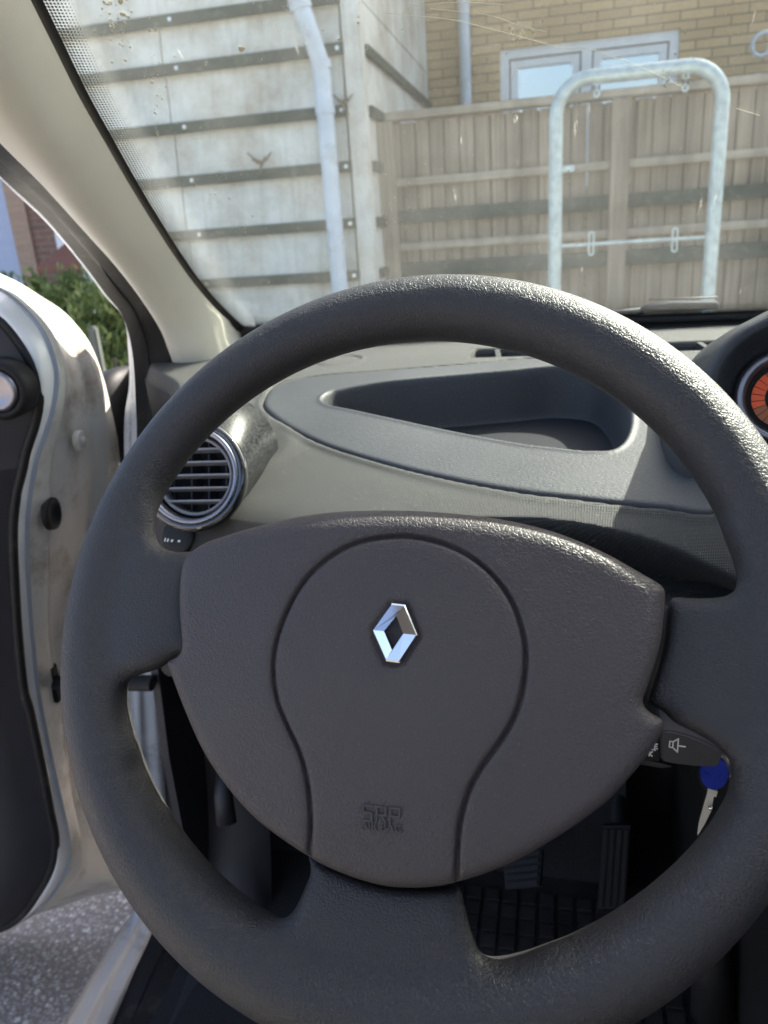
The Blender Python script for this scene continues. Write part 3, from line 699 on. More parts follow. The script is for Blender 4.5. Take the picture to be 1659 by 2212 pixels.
# ---- dashboard: one profile carried across the car
prof = [(1.26, -.150), (1.16, -.142), (1.05, -.1405), (.93, -.1415), (.85, -.147), (.75, -.158), (.66, -.172), (.60, -.184), (.55, -.197), (.52, -.210), (.500, -.232), (.492, -.268), (.496, -.31), (.515, -.345), (.56, -.36)]
PR = smooth_curve(np.array(prof), 420); PS = np.concatenate([[0], np.cumsum(np.linalg.norm(np.diff(PR, axis=0), axis=1))])
PT = np.gradient(PR, axis=0); PT /= np.linalg.norm(PT, axis=1)[:, None]; PN = np.stack([PT[:, 1], -PT[:, 0]], 1)
if PN[100][1] < 0: PN = -PN
def dash_hit(u, v):                                      # -> (x, s) on the dash
    r_ = ray(u, v); m = r_[2] / r_[1]; fz = PR[:, 1] - m * PR[:, 0]
    i = np.argmax((fz[:-1] > 0) != (fz[1:] > 0)) if ((fz[:-1] > 0) != (fz[1:] > 0)).any() else np.argmin(np.abs(fz))
    for _ in range(30):                                   # follow the receding lip
        x = r_[0] / r_[1] * PR[i][0]; yy = PR[:, 0] + lip(x, PR[:, 0]); fz = PR[:, 1] - m * yy; c = np.nonzero((fz[:-1] > 0) != (fz[1:] > 0))[0]
        j = c[0] if len(c) else np.argmin(np.abs(fz)); 
        if j == i: break
        i = j
    y = PR[i][0] + float(lip(r_[0] / r_[1] * PR[i][0], PR[i][0])); return np.array([r_[0] / r_[1] * y, PS[i]])
def lip(x, y): return .060 * sstep(-np.asarray(x, float), .06, .36) * (1 - sstep(y, .50, .68))
def dash_pt(x, s, off=0.0):
    y = np.interp(s, PS, PR[:, 0]); y = y + lip(x, y); z = np.interp(s, PS, PR[:, 1]); ny = np.interp(s, PS, PN[:, 0]); nz = np.interp(s, PS, PN[:, 1])
    return np.stack([x + 0 * y, y + ny * off, CAMH + z + nz * off], -1)
pan = smooth_curve(np.array([dash_hit(*p) for p in [(569, 878), (574, 860), (592, 838), (640, 824), (708, 814), (820, 804), (918, 797), (1030, 788), (1128, 779), (1240, 776), (1360, 784), (1480, 815), (1555, 900), (1572, 1000), (1560, 1080), (1534, 1112), (1440, 1104), (1338, 1094), (1230, 1082), (1128, 1069), (988, 1045), (834, 1007), (708, 968), (617, 922), (580, 895)]]), 220, True)
opn = smooth_curve(np.array([dash_hit(*p) for p in [(699, 868), (708, 857), (729, 849), (813, 835), (900, 826), (988, 818), (1090, 809), (1198, 800), (1290, 806), (1340, 840), (1358, 895), (1352, 945), (1322, 977), (1268, 979), (1190, 972), (1128, 965), (988, 940), (848, 909), (750, 888), (712, 880)]]), 200, True)
nx_, ns_ = 620, 300
Tg, Sg = np.meshgrid(np.linspace(0, 1, nx_), np.linspace(0, PS[-1], ns_), indexing='ij')
YY = np.interp(Sg, PS, PR[:, 0]); XLF = lambda y: -(.635 - .095 * sstep(y, .60, .78) + .035 * sstep(y, .82, .92)) * np.asarray(y)
XL_ = XLF(YY); X = XL_ + (1.06 - XL_) * Tg
# finer around the tray
dpan = poly_sd(X, Sg, pan); dopn = poly_sd(X, Sg, opn)
off = -.006 * sstep(-dpan, -.0015, .0012) - .060 * sstep(-dopn, -.004, .006)
off += .0025 * np.exp(-((dpan - .004) / .004)**2)
# cut-down for the instrument pod side and rounded left end
cv = dash_hit(488, 970); dv_ = np.hypot(X - cv[0], Sg - cv[1]); rec = smooth_curve(np.array([dash_hit(*p) for p in [(1010, 1140), (1080, 1128), (1200, 1134), (1324, 1155), (1430, 1190), (1520, 1230), (1600, 1275), (1640, 1330), (1500, 1330), (1300, 1260), (1150, 1190)]]), 120, True)
off -= .045 * sstep(-poly_sd(X, Sg, rec), -.003, .006)
off -= .10 * (sstep(X, .120, .135) * sstep(YY, .575, .59) * (1 - sstep(YY, .70, .73)))
off += .003 * np.exp(-((dv_ - .062) / .010)**2) - .05 * (1 - sstep(dv_, .042, .049))
left = sstep(X - XL_, 0, .02); off -= .02 * (1 - left)**2
# tweeter ring pressed in the dash top
ct = dash_hit(735, 778); dt_ = np.hypot(X - ct[0], (Sg - ct[1])); off += .0022 * np.exp(-((dt_ - .028) / .0022)**2) - .0012 * np.exp(-((dt_ - .0238) / .0015)**2)
# slot of the demister vent
cs_ = dash_hit(1450, 752)[1]; off -= .036 * (sstep(Sg, cs_ - .040, cs_ - .034) * (1 - sstep(Sg, cs_ + .012, cs_ + .018)) * sstep(X, -.10, -.095) * (1 - sstep(X, .68, .685)))
Vd = dash_pt(X, Sg, off).reshape(-1, 3)
uvd = np.stack([X, Sg], -1).reshape(-1, 2)
dash = mobj('dashboard', Vd, grid_faces(nx_, ns_), M_dash, car, True, uv=uvd)
# demister slot floor and dividers
MB().add([dash_pt(-.095, cs_ - .037, -.034), dash_pt(.68, cs_ - .037, -.034), dash_pt(.68, cs_ + .014, -.034), dash_pt(-.095, cs_ + .014, -.034)], [(0, 1, 2, 3)]).build('demister_slot', M_black, dash)
b = MB()
for k in range(17):
    x = -.075 + k * .0465
    b = MB(); b.prism([dash_pt(x, cs_ - .039, -.0015), dash_pt(x + .006, cs_ - .039, -.0015), dash_pt(x + .012, cs_ + .016, -.0015), dash_pt(x + .006, cs_ + .016, -.0015)], (0, 0, -.034)); b.build('demister_fin', M_dash, dash)
# the storage tray insert
x0, x1 = pan[:, 0].min() - .004, pan[:, 0].max() + .004; s0, s1 = pan[:, 1].min() - .004, pan[:, 1].max() + .004
def clip_grid(x0, x1, s0, s1, h, P, offf, fld):
    nx = int((x1 - x0) / h) + 2; ns = int((s1 - s0) / h) + 2
    X, S = np.meshgrid(x0 + np.arange(nx) * h, s0 + np.arange(ns) * h, indexing='ij'); D = poly_sd(X, S, P)
    gx, gs = np.gradient(D, h); gl = np.hypot(gx, gs) + 1e-9
    out = (D > 0) & (D < 1.6 * h); X = np.where(out, X - gx / gl * D, X); S = np.where(out, S - gs / gl * D, S)
    f_ = grid_faces(nx, ns); keep = (D.ravel()[f_] < 1.6 * h).all(1) & ((D.ravel()[f_] <= 0).any(1)); f_ = f_[keep]
    used = np.unique(f_); mp = -np.ones(nx * ns, int); mp[used] = np.arange(len(used))
    X = X.ravel()[used]; S = S.ravel()[used]; D = np.minimum(D.ravel()[used], 0)
    return X, S, D, mp[f_]
Xp, Sp, Dp, Fp = clip_grid(x0, x1, s0, s1, .0016, pan, None, None)
do = poly_sd(Xp, Sp, opn)
op = .0026 - .0045 * (1 - np.sqrt(np.clip(1 - (1 - np.clip(-Dp / .006, 0, 1))**2, 0, 1)))
op = op - .055 * sstep(-do, -.003, .010) + .0012 * np.exp(-((do - .003) / .003)**2)
M_trayshade = plain('tray_floor_shade', (.011, .012, .016), .75, spec=.2)  # near-black colour stands in for the shadow on the recess floor
mobj('storage_tray', dash_pt(Xp, Sp, op), Fp, M_tray, dash, True, uv=np.stack([Xp, Sp], -1), label='dark grey tray moulding with a deep oblong recess')
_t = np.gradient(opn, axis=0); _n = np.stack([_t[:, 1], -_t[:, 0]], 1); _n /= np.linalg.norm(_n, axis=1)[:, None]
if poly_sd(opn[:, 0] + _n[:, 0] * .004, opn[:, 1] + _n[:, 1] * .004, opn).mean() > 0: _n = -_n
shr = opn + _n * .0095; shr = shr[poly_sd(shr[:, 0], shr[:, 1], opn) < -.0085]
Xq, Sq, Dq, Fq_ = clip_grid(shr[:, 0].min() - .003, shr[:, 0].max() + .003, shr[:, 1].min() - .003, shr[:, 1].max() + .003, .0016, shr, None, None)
mobj('tray_floor_shade', dash_pt(Xq, Sq, np.full(Xq.shape, -.0508)), Fq_, M_trayshade, dash, True)
# knee panel and bulkhead, closing the dash below
MB().box(-.40, .20, .625, .64, .78, .93, .005).build('knee_panel', M_dark, car)
MB().add([tuple(dash_pt(float(XLF(PR[i_, 0])), PS[i_], -.018) - np.array([0, 0, dz_])) for dz_ in (0, .16) for i_ in range(0, 420, 10)], [(i_, i_ + 1, i_ + 43, i_ + 42) for i_ in range(41)]).build('dash_end', M_dark, car, True)
MB().box(.42, 1.04, .52, .54, .50, .84, .005).build('glovebox_panel', M_dark, car)

# ---- left air vent
vc = at(418, 1028, d=.635); vb = at(492, 965, d=.705); ax = (vc - vb); ax /= np.linalg.norm(ax)
face = np.array([.06, -.93, .36]); face /= np.linalg.norm(face)
RV = .0440
vent = MB()
# patterned barrel: sweep of rings from the dash to the face
rowsv = []
up_ = np.array([0, 0, 1.0])
for k in range(26):
    t = k / 25; c = vb * (1 - t) + vc * t + np.array([0, 0, 1]) * .004 * math.sin(t * math.pi); n_ = (ax * (1 - t) + face * t); n_ /= np.linalg.norm(n_)
    a = np.cross(up_, n_); a /= np.linalg.norm(a); b_ = np.cross(n_, a); r_ = .0485 + (RV - .0485 + .002) * t
    rowsv.append([c + (a * math.cos(q) + b_ * math.sin(q)) * r_ for q in np.linspace(0, 2 * math.pi, 73)])
def barrel_mat():
    m, t, o = nt('patterned_gloss_black'); b = node(t, 'ShaderNodeBsdfPrincipled'); tc = node(t, 'ShaderNodeTexCoord').outputs['Object']
    n = node(t, 'ShaderNodeTexNoise', i_Scale=170.0, i_Detail=4.0, i_Distortion=2.5, i_Vector=('L', tc)).outputs[0]
    c = ramp(t, n, [(.42, (.006, .006, .007)), (.50, (.02, .021, .022)), (.58, (.035, .037, .04)), (.63, (.015, .015, .017))]).outputs[0]
    bp = node(t, 'ShaderNodeBump', i_Strength=.4, i_Distance=.00025, i_Height=('L', n)); t.links.new(bp.outputs[0], b.inputs['Normal'])
    t.links.new(c, b.inputs['Base Color']); b.inputs['Roughness'].default_value = .30; b.inputs['Specular IOR Level'].default_value = .14; t.links.new(b.outputs[0], o.inputs[0]); return m
av = loft('air_vent', rowsv, barrel_mat(), car, label='round air vent with patterned gloss black barrel')
def lring(name, c, n_, prof, mat, par, seg=72): return MB().lathe(c, n_, prof, seg).build(name, mat, par, True)
lring('bezel', vc, face, [(RV + .002, -.004), (RV + .0025, .001), (RV + .001, .004), (RV - .003, .005), (RV - .005, .003), (RV - .006, -.004)], M_gloss, av)
lring('satin_ring', vc, face, [(RV - .0035, .002), (RV - .0042, .0056), (RV - .0062, .0064), (RV - .0085, .0045), (RV - .0092, -.003)], M_satin, av)
lring('inner_ring', vc, face, [(RV - .0105, -.006), (RV - .0112, -.002), (RV - .0125, -.0014), (RV - .0138, -.003), (RV - .0142, -.02)], M_slat, av)
lring('vent_duct', vc, face, [(RV - .002, -.008), (.001, -.034), (0.0001, -.034)], M_black, av)
a = np.cross(up_, face); a /= np.linalg.norm(a); b_ = np.cross(face, a)
bs_ = MB(); ri = RV - .013
for k in range(-2, 3):
    h = k * .0107 + .001; L = math.sqrt(max(0, ri**2 - h**2))
    if L < .008: continue
    p = vc + b_ * h; t1, t2 = a * L, b_ * .0008; bk = -face * .010 - b_ * .002
    q = [p - t1 - t2, p + t1 - t2, p + t1 + t2, p - t1 + t2]; bs_.prism([x_ - face * .002 for x_ in q], bk)
bs_.build('slats', M_slat, av)
bs_ = MB()
for k in (-1.5, -.5, .5, 1.5):
    p = vc + a * k * .0155; L = math.sqrt(max(0, ri**2 - (k * .0155)**2))
    q = [p - a * .0007 - b_ * L, p + a * .0007 - b_ * L, p + a * .0007 + b_ * L, p - a * .0007 + b_ * L]; bs_.prism([x_ - face * .014 for x_ in q], -face * .012 + a * .005)
bs_.build('rear_vanes', M_dark, av)
# thumb wheel below the vent
dq = dash_hit(381, 1168); dc = dash_pt(dq[0], dq[1], .002); _e = .003
dn = np.cross(dash_pt(dq[0] + _e, dq[1]) - dash_pt(dq[0] - _e, dq[1]), dash_pt(dq[0], dq[1] + _e) - dash_pt(dq[0], dq[1] - _e)); dn /= np.linalg.norm(dn)
if dn[1] > 0: dn = -dn
dial = MB().lathe(dc, dn, [(.0160, -.010), (.0160, .0), (.0150, .0008), (.009, .0012), (.0045, .0014), (.00005, .0015)], 40).build('vent_dial', M_black, car, True)
dial.scale = (1, 1, 1)
a2 = np.cross(up_, dn); a2 /= np.linalg.norm(a2); b2_ = np.cross(dn, a2)
bb = MB()
for k, (u, v) in enumerate(((357, 1166), (363, 1167), (372, 1168), (387, 1169))):
    p = at(u, v, pl=(dc + dn * .0016, dn)); w_ = .0006 + .00025 * k; hh = .0019 - .0003 * k
    bb.prism([p + a2 * w_ * math.cos(q) + (b2_ * 1 + a2 * .25) * hh * math.sin(q) for q in np.linspace(0, 2 * math.pi, 12, endpoint=False)], dn * .0004)
bb.build('white_marks', M_paperlabel, dial)

# ---- instrument pod in the middle of the dash
pc = at(1704, 852, d=.565); pn = np.array([-.10, -.90, .30]); pn /= np.linalg.norm(pn)
sc_ = .565 / F
pod = MB().lathe(pc, pn, [(226 * sc_, -.13), (202 * sc_, -.05), (188 * sc_, -.022), (182 * sc_, -.010), (174 * sc_, .004), (160 * sc_, .010), (146 * sc_, .006), (134 * sc_, -.006), (118 * sc_, -.016), (104 * sc_, -.021), (97 * sc_, -.024)], 96, stretch=-.13, mul=lambda t: 1 + .26 * float(sstep(math.sin(t), .15, 1.0)) * float(sstep(-math.cos(t), -.45, .5))).build('instrument_pod', M_tray, car, True)
MB().lathe(pc, pn, [(106 * sc_, -.020), (103 * sc_, -.013), (93 * sc_, -.010), (82 * sc_, -.014), (77 * sc_, -.024)], 96, stretch=-.13).build('dial_ring', M_satin, pod, True)
fa = MB(); fa.lathe(pc, pn, [(96 * sc_, -.025), (.0002, -.025)], 64, stretch=-.13); fa.build('dial_face', M_black, pod)
aa = np.cross(pn, up_); aa /= np.linalg.norm(aa); ab = np.cross(aa, pn)
def wedge(mb, r0, r1, t0, t1, c=None):
    c = pc if c is None else c; P = [c + pn * -.0235 + (aa * math.cos(t) + ab * math.sin(t)) * r0 for t in np.linspace(t0, t1, 6)] + [c + pn * -.0235 + (aa * math.cos(t) + ab * math.sin(t)) * r1 for t in np.linspace(t1, t0, 6)]
    mb.prism(P, pn * .0008)
sgn = -1 if aa[0] > 0 else 1
for nm, mt, rg in (('orange_scale', M_orange, range(-1, 4)), ('dim_scale', M_orange2, list(range(-6, -1)) + list(range(4, 8)))):
    b = MB()
    for k in rg:
        t = math.pi + (-k) * .27 if sgn == -1 else k * .27
        wedge(b, 38 * sc_, 66 * sc_, t - .122, t + .122)
    b.build(nm, mt, pod)

# ---- steering wheel: frame fitted to the photograph (x right, y up in its plane, z to the driver)
wc_c = np.array([.0125191, -.0549371, -.3759199]); na, nb_ = -.22222972, .24941383
nz_ = np.array([math.sin(na), math.sin(nb_), 1.]); nz_ /= np.linalg.norm(nz_)
ax_ = np.cross([0, 1, 0], nz_); ax_ /= np.linalg.norm(ax_); ay_ = np.cross(nz_, ax_)
WX, WY, WZ = M @ ax_, M @ ay_, M @ nz_; WC = C0 + M @ wc_c
def wl(P): P = np.asarray(P); return WC + P[..., 0:1] * WX + P[..., 1:2] * WY + P[..., 2:3] * WZ
def on_wheel(u, v, z=0.0):
    p = at(u, v, pl=(WC + WZ * z, WZ)) - WC; return np.array([p @ WX, p @ WY])
def on_dome(u, v):
    z = .02
    for _ in range(8): q = on_wheel(u, v, z); z = float(ztop_(q[0], q[1]))
    return q
def ztop_(x, y): return .016 + .017 * np.clip(1 - ((x + .004) / .165)**2 - ((y - .005) / .15)**2, -.5, 1)
wheel = link(bpy.data.objects.new('steering_wheel', None)); wheel.parent = car; wheel.location = Vector(WC) - pw(car); wheel.empty_display_size = .05
h = .0017
gx = np.arange(-.197, .197, h); gz = np.arange(-.030, .034, h)
GX, GY = np.meshgrid(gx, gx, indexing='ij'); TH = np.arctan2(GY, GX); RHO = np.hypot(GX, GY)
RR = .17 + .00077 * np.cos(2 * TH) - .000265 * np.sin(2 * TH)
rm = .01740 + .000997 * np.cos(TH) - .001525 * np.sin(TH) - .00223 * np.cos(2 * TH) * .6 + .00079 * np.sin(2 * TH)
sp_img = [(322, 1040), (345, 1110), (345, 1150), (357, 1178), (385, 1190), (425, 1188), (500, 1180), (700, 1175), (1000, 1180), (1250, 1235), (1380, 1265), (1450, 1284), (1520, 1290), (1567, 1283), (1590, 1262), (1594, 1220), (1575, 1130), (1680, 1150), (1760, 1400), (1680, 1720),
          (1585, 1700), (1578, 1665), (1555, 1628), (1510, 1595), (1450, 1565), (1400, 1545), (1330, 1650), (1150, 1800), (1005, 1880), (1008, 1940), (1025, 2005), (1050, 2062), (1085, 2090), (1130, 2090), (1210, 2052), (1250, 2120), (1000, 2220), (600, 2170), (450, 1990), (530, 1962), (562, 1980), (600, 1984), (632, 1965), (655, 1920), (668, 1865), (560, 1760), (440, 1560),
          (400, 1430), (345, 1452), (290, 1472), (268, 1505), (262, 1560), (290, 1640), (200, 1640), (165, 1450), (190, 1250), (260, 1080)]
SPK = smooth_curve(np.array([on_wheel(u, v, .0) for u, v in sp_img]), 500, True)
dS = poly_sd(GX, GY, SPK)
bmp_ = np.exp(-((TH + .45) / .28)**2); RR = RR + .0026 * bmp_; rm = rm - .0012 * bmp_
Z = gz[None, None, :]
rim = np.sqrt((RHO - RR)[:, :, None]**2 + (Z * .97)**2) - rm[:, :, None]
# spoke web: thinner toward the hub, recessed under the cover
thk = .0072 + 0 * RHO; zc_ = .0055 + .006 * sstep(RHO, .09, .15) - .0072
web = smax(dS[:, :, None] + .0006, np.abs(Z - zc_[:, :, None]) - thk[:, :, None], .010)
body = smin(rim, web, .007)
# hollow behind/below the cover so its edge reads as a gap
cov_img = [(405, 1240), (409, 1222), (420, 1203), (455, 1178), (500, 1161), (553, 1145), (640, 1123), (720, 1111), (800, 1107), (900, 1108), (1000, 1115), (1100, 1129), (1200, 1155), (1300, 1197), (1380, 1241), (1424, 1266), (1434, 1280), (1434, 1300), (1426, 1380), (1411, 1440), (1394, 1490), (1386, 1512), (1391, 1528), (1408, 1542), (1428, 1553), (1432, 1562), (1425, 1588), (1400, 1627), (1350, 1688), (1300, 1738), (1200, 1808), (1100, 1864), (1000, 1900), (950, 1911), (900, 1915), (840, 1912), (780, 1897), (740, 1882), (690, 1858), (620, 1812), (560, 1765), (500, 1697), (450, 1620), (410, 1530), (385, 1465), (374, 1436), (376, 1429), (398, 1418), (407, 1405), (408, 1385), (404, 1340), (402, 1290)]
COV = smooth_curve(np.array([on_wheel(u, v, .013) for u, v in cov_img]), 420, True)
dC = poly_sd(GX, GY, COV)
pocket = smax(dC[:, :, None] - .0032, -(Z + .006), .003)
body = smax(body, -pocket, .004)
V, Fq = surface_nets(body, np.array([gx[0], gx[0], gz[0]]), h); V = relax(V, Fq, 3)
mobj('rim', wl(V), Fq, M_rim, wheel, True, label='thick grained rim and its three spokes')
# cover
h = .00085
gx = np.arange(COV[:, 0].min() - .004, COV[:, 0].max() + .004, h); gy = np.arange(COV[:, 1].min() - .004, COV[:, 1].max() + .004, h); gz = np.arange(-.012, .038, .0011)
GX, GY = np.meshgrid(gx, gy, indexing='ij'); dC = poly_sd(GX, GY, COV)
GR = smooth_curve(np.array([on_dome(u, v) for u, v in [(665, 1850), (666, 1838), (669, 1766), (661, 1686), (645, 1626), (621, 1574), (597, 1514), (588, 1446), (595, 1386), (617, 1322), (653, 1258), (705, 1206), (773, 1170), (865, 1157), (933, 1166), (1001, 1192), (1061, 1238), (1105, 1298), (1129, 1366), (1135, 1426), (1129, 1486), (1113, 1542), (1085, 1594), (1045, 1650), (1013, 1706), (993, 1778), (987, 1846), (985, 1905)]]), 260)
dG = seg_dist(GX, GY, GR, False)
BD = lambda u, v: (718.9 + u * .16667, 1244.2 + v * .16667)
hexo = np.array([on_dome(*BD(*p)) for p in [(765, 355), (940, 375), (1105, 770), (870, 1130), (695, 1105), (515, 705)]])
hexi = np.array([on_dome(*BD(*p)) for p in [(838, 525), (930, 755), (785, 965), (680, 722)]])
dB = poly_sd(GX, GY, hexo)
ZT2 = ztop_(GX, GY) - .0038 * np.exp(-(dG / .00085)**2) - .0005 * np.exp(-(dG / .0030)**2)
ZT2 = ZT2 - .0022 * (1 - sstep(dB, .0004, .0030))
lz = np.arange(len(gz)); Z = gz[None, None, :]
body = smax(dC[:, :, None], (Z - ZT2[:, :, None]) * .95, (.008 + .014 * sstep(GY, .025, .07))[:, :, None]); body = np.maximum(body, -(Z + .004))
hh = np.array([h, h, .0011])
V, Fq = surface_nets(body, np.array([gx[0], gy[0], gz[0]]), hh); V = relax(V, Fq, 2, .4)
cover = mobj('airbag_cover', wl(V), Fq, M_hub, wheel, True)
# the chrome badge: hollow lozenge with four facets meeting on ridges
b = MB(); zb_ = float(ztop_(*hexo.mean(0))); H0, H1, H2 = zb_ - .0022, zb_ + .0008, zb_ + .0030
o6 = hexo; i4 = hexi; ctr = i4.mean(0)
def L3(p, z): return tuple(wl(np.array([p[0], p[1], z])))
def lerp(a, c, t): return a * (1 - t) + c * t
V_ = []; top = lambda p, z: V_.append(L3(p, z)) or len(V_) - 1
TL, TR, RT, BR, BL, LF = range(6)
oz = [top(o6[i], H1) for i in range(6)]
rz = [top(lerp(o6[i], ctr, .06), H1 + .0006) for i in range(6)]
iz = [top(i4[i], H2) for i in range(4)]                  # top, right, bottom, left
ib = [top(lerp(i4[i], ctr, .12), H0) for i in range(4)]
ob = [top(lerp(o6[i], ctr, -.02), H0) for i in range(6)]
fc = [(rz[TL], rz[TR], iz[0], iz[3], rz[LF]), (rz[TR], rz[RT], iz[1], iz[0]), (rz[RT], rz[BR], rz[BL], iz[2], iz[1]), (rz[BL], rz[LF], iz[3], iz[2])]
fc += [(oz[i], oz[(i + 1) % 6], rz[(i + 1) % 6], rz[i]) for i in range(6)] + [(ob[i], ob[(i + 1) % 6], oz[(i + 1) % 6], oz[i]) for i in range(6)]
fc += [(iz[i], iz[(i + 1) % 4], ib[(i + 1) % 4], ib[i]) for i in range(4)]
b.add(V_, fc); bdg = b.build('badge', M_chrome, wheel, False)
bm = bmesh.new(); bm.from_mesh(bdg.data); bmesh.ops.recalc_face_normals(bm, faces=bm.faces[:]); bm.to_mesh(bdg.data); bm.free()
# raised lettering
def text_mesh(name, s, p0, p1, hgt, mat, parent, fr_, thick=.0005, bold=0, conv=wl):
    """letters laid from p0 to p1 (plane coords) with cap height hgt; fr_(x, y) gives the surface height"""
    cu = bpy.data.curves.new(name, 'FONT'); cu.body = s; cu.size = 1; cu.extrude = .5; cu.offset = bold; cu.resolution_u = 3
    o = bpy.data.objects.new(name, cu); SC.collection.objects.link(o); dg = bpy.context.evaluated_depsgraph_get()
    me = bpy.data.meshes.new_from_object(o.evaluated_get(dg)); vs = np.array([v_.co[:] for v_ in me.vertices]); fs = [tuple(p.vertices) for p in me.polygons]
    bpy.data.objects.remove(o); bpy.data.curves.remove(cu)
    vs[:, 0] -= vs[:, 0].min(); L = vs[:, 0].max(); Hh = vs[:, 1].max()
    p0, p1 = np.array(p0), np.array(p1); ex_ = p1 - p0; ey = np.array([-ex_[1], ex_[0]]) / np.linalg.norm(ex_)
    P = p0 + vs[:, :1] / L * ex_ + vs[:, 1:2] / Hh * hgt * ey
    z = np.array([fr_(*p) for p in P]) + np.where(vs[:, 2] > 0, thick, -.001)
    return mobj(name, conv(np.column_stack([P, z])), fs, mat, parent, False)
M_let = plain('lettering_plastic', (.050, .042, .041), .42)
b = MB(); p0_, p1_ = on_dome(780, 1771), on_dome(868, 1780); ex0 = (p1_ - p0_) / 3.0; ey0 = np.array([-ex0[1], ex0[0]]) / np.linalg.norm(ex0) * .0062
GL = [[(.80, 1), (.06, 1), (.06, .54), (.78, .54), (.78, 0), (.04, 0)], [(.06, 0), (.06, 1), (.80, 1), (.80, .48), (.24, .48)], [(.50, .48), (.82, 0)], [(.06, 0), (.06, 1), (.82, 1), (.82, .46), (.22, .46)]]
for gi, kx in zip(GL, (0, 1, 1, 2)):
    pp_ = [p0_ + ex0 * (kx + .1 + x_ * .88) + ey0 * y_ for x_, y_ in gi]
    for a_, c_ in zip(pp_[:-1], pp_[1:]):
        d_ = (c_ - a_) / np.linalg.norm(c_ - a_); n_ = np.array([-d_[1], d_[0]]) * .00042; e_ = d_ * .0004
        q4 = [a_ - n_ - e_, c_ - n_ + e_, c_ + n_ + e_, a_ + n_ - e_]
        b.prism([wl(np.array([q_[0], q_[1], float(ztop_(*q_)) - .0005])) for q_ in q4], WZ * .0013)
b.build('raised_lettering', M_let, cover)
text_mesh('raised_lettering', 'AIR BAG', on_dome(779, 1789), on_dome(868, 1799), .0034, M_let, cover, ztop_, .0007, .012)
MB().lathe(WC - WY * .034, -WZ, [(.084, .002), (.076, .012), (.064, .028), (.052, .045), (.046, .062), (.001, .063)], 48).build('hub_back', M_black, wheel, True)
# column shroud behind the wheel
p0 = WC - WZ * .045; p1 = WC - WZ * .20
p0 = p0 - WY * .042; p1 = p1 - WY * .042
MB().tube([p0, p0 - WZ * .03, p1], [.058, .076, .082], 32).build('steering_column', M_black, car, auto=40)
# ---- audio control stalk (rectangular pod with marks), right below the spoke
SY = .455
sp_o = [at(u, v, y=SY) for u, v in [(1427, 1580), (1450, 1579), (1483, 1587), (1517, 1600), (1543, 1613), (1558, 1624), (1560, 1632), (1555, 1652), (1548, 1659), (1500, 1657), (1450, 1651), (1428, 1645)]]
bm = bmesh.new(); vs = [bm.verts.new(p) for p in sp_o] ; fc = bm.faces.new(vs); e = bmesh.ops.extrude_face_region(bm, geom=[fc])
for q in e['geom']:
    if isinstance(q, bmesh.types.BMVert): q.co += Vector((0, .03, 0))
bmesh.ops.recalc_face_normals(bm, faces=bm.faces[:]); bmesh.ops.bevel(bm, geom=[x_ for x_ in bm.edges], offset=.0014, segments=3, affect='EDGES')
st = MB().bm(bm).build('control_stalk', M_trimgrey, car, auto=40)
b = MB(); P = [at(u, v, y=SY + .002) for u, v in [(1340, 1575), (1425, 1579), (1425, 1645), (1340, 1640)]]; b.prism(P, (0, .03, 0)); b.build('mode_button', M_black, st)
P = [at(u, v, y=SY + .006) for u, v in [(1380, 1640), (1425, 1648), (1452, 1656), (1430, 1659), (1385, 1652)]]; MB().prism(P, (0, .02, 0)).build('lower_key', M_dark, st)
b = MB()
def stroke(mb, pts, w_=.00045, y=SY - .0004):
    for a, c in zip(pts[:-1], pts[1:]):
        a = at(*a, y=y); c = at(*c, y=y); d = c - a; n_ = np.array([-d[2], 0, d[0]]); n_ = n_ / np.linalg.norm(n_) * w_ * .5; e_ = d / np.linalg.norm(d) * w_ * .4
        mb.prism([a - n_ - e_, c - n_ + e_, c + n_ + e_, a + n_ - e_], (0, .0006, 0))
S_ = lambda x, y: (1327 + x * .2, 1493 + y * .2)
stroke(b, [S_(600, 543), S_(594, 606), S_(632, 612), S_(636, 548), S_(600, 543)], .0008); stroke(b, [S_(636, 548), S_(693, 518), S_(682, 660), S_(632, 612)], .0008); stroke(b, [S_(703, 594), S_(766, 603)], .0008)
stroke(b, [S_(466, 576), S_(438, 572), S_(434, 620), S_(464, 624)], .0007, SY + .0014); stroke(b, [S_(436, 597), S_(460, 600)], .0007, SY + .0014)
stroke(b, [S_(398, 632), S_(446, 640)], .0006, SY + .0014)
stroke(b, [S_(384, 652), S_(378, 700)], .0007, SY + .0014); stroke(b, [S_(412, 658), S_(380, 678), S_(408, 704)], .0007, SY + .0014)
b.build('white_marks', M_paperlabel, st)

# ---- bunch of keys hanging by the column
KY = .50
kk = thing('ignition_key', 'car key with a round blue head and steel blade, hanging behind the rim', 'key', tuple(at(1543, 1680, y=KY)))
b = MB(); c = at(1545, 1672, y=KY); rr = 31 / F * .60
P = [at(1543 + 31 * math.cos(t) * (1 if math.sin(t) < 0 else .98), 1672 + 34 * math.sin(t), y=KY) for t in np.linspace(0, 2 * math.pi, 40, endpoint=False)]
b.prism(P, (0, .004, 0)); b.build('blue_head', M_blue, kk)
P = [at(1541 + 34 * math.cos(t), 1676 + 36 * math.sin(t), y=KY + .0045) for t in np.linspace(0, 2 * math.pi, 40, endpoint=False)]
MB().prism(P, (0, .004, 0)).build('black_backing', M_black, kk)
b = MB(); P = [at(*S_(x, y), y=KY + .002) for x, y in [(1020, 1045), (1118, 1085), (1100, 1145), (1075, 1140), (1050, 1290), (975, 1440), (900, 1560), (915, 1440), (1005, 1120)]]
b.prism(P, (0, .002, 0)); b.build('blade', M_steel, kk)
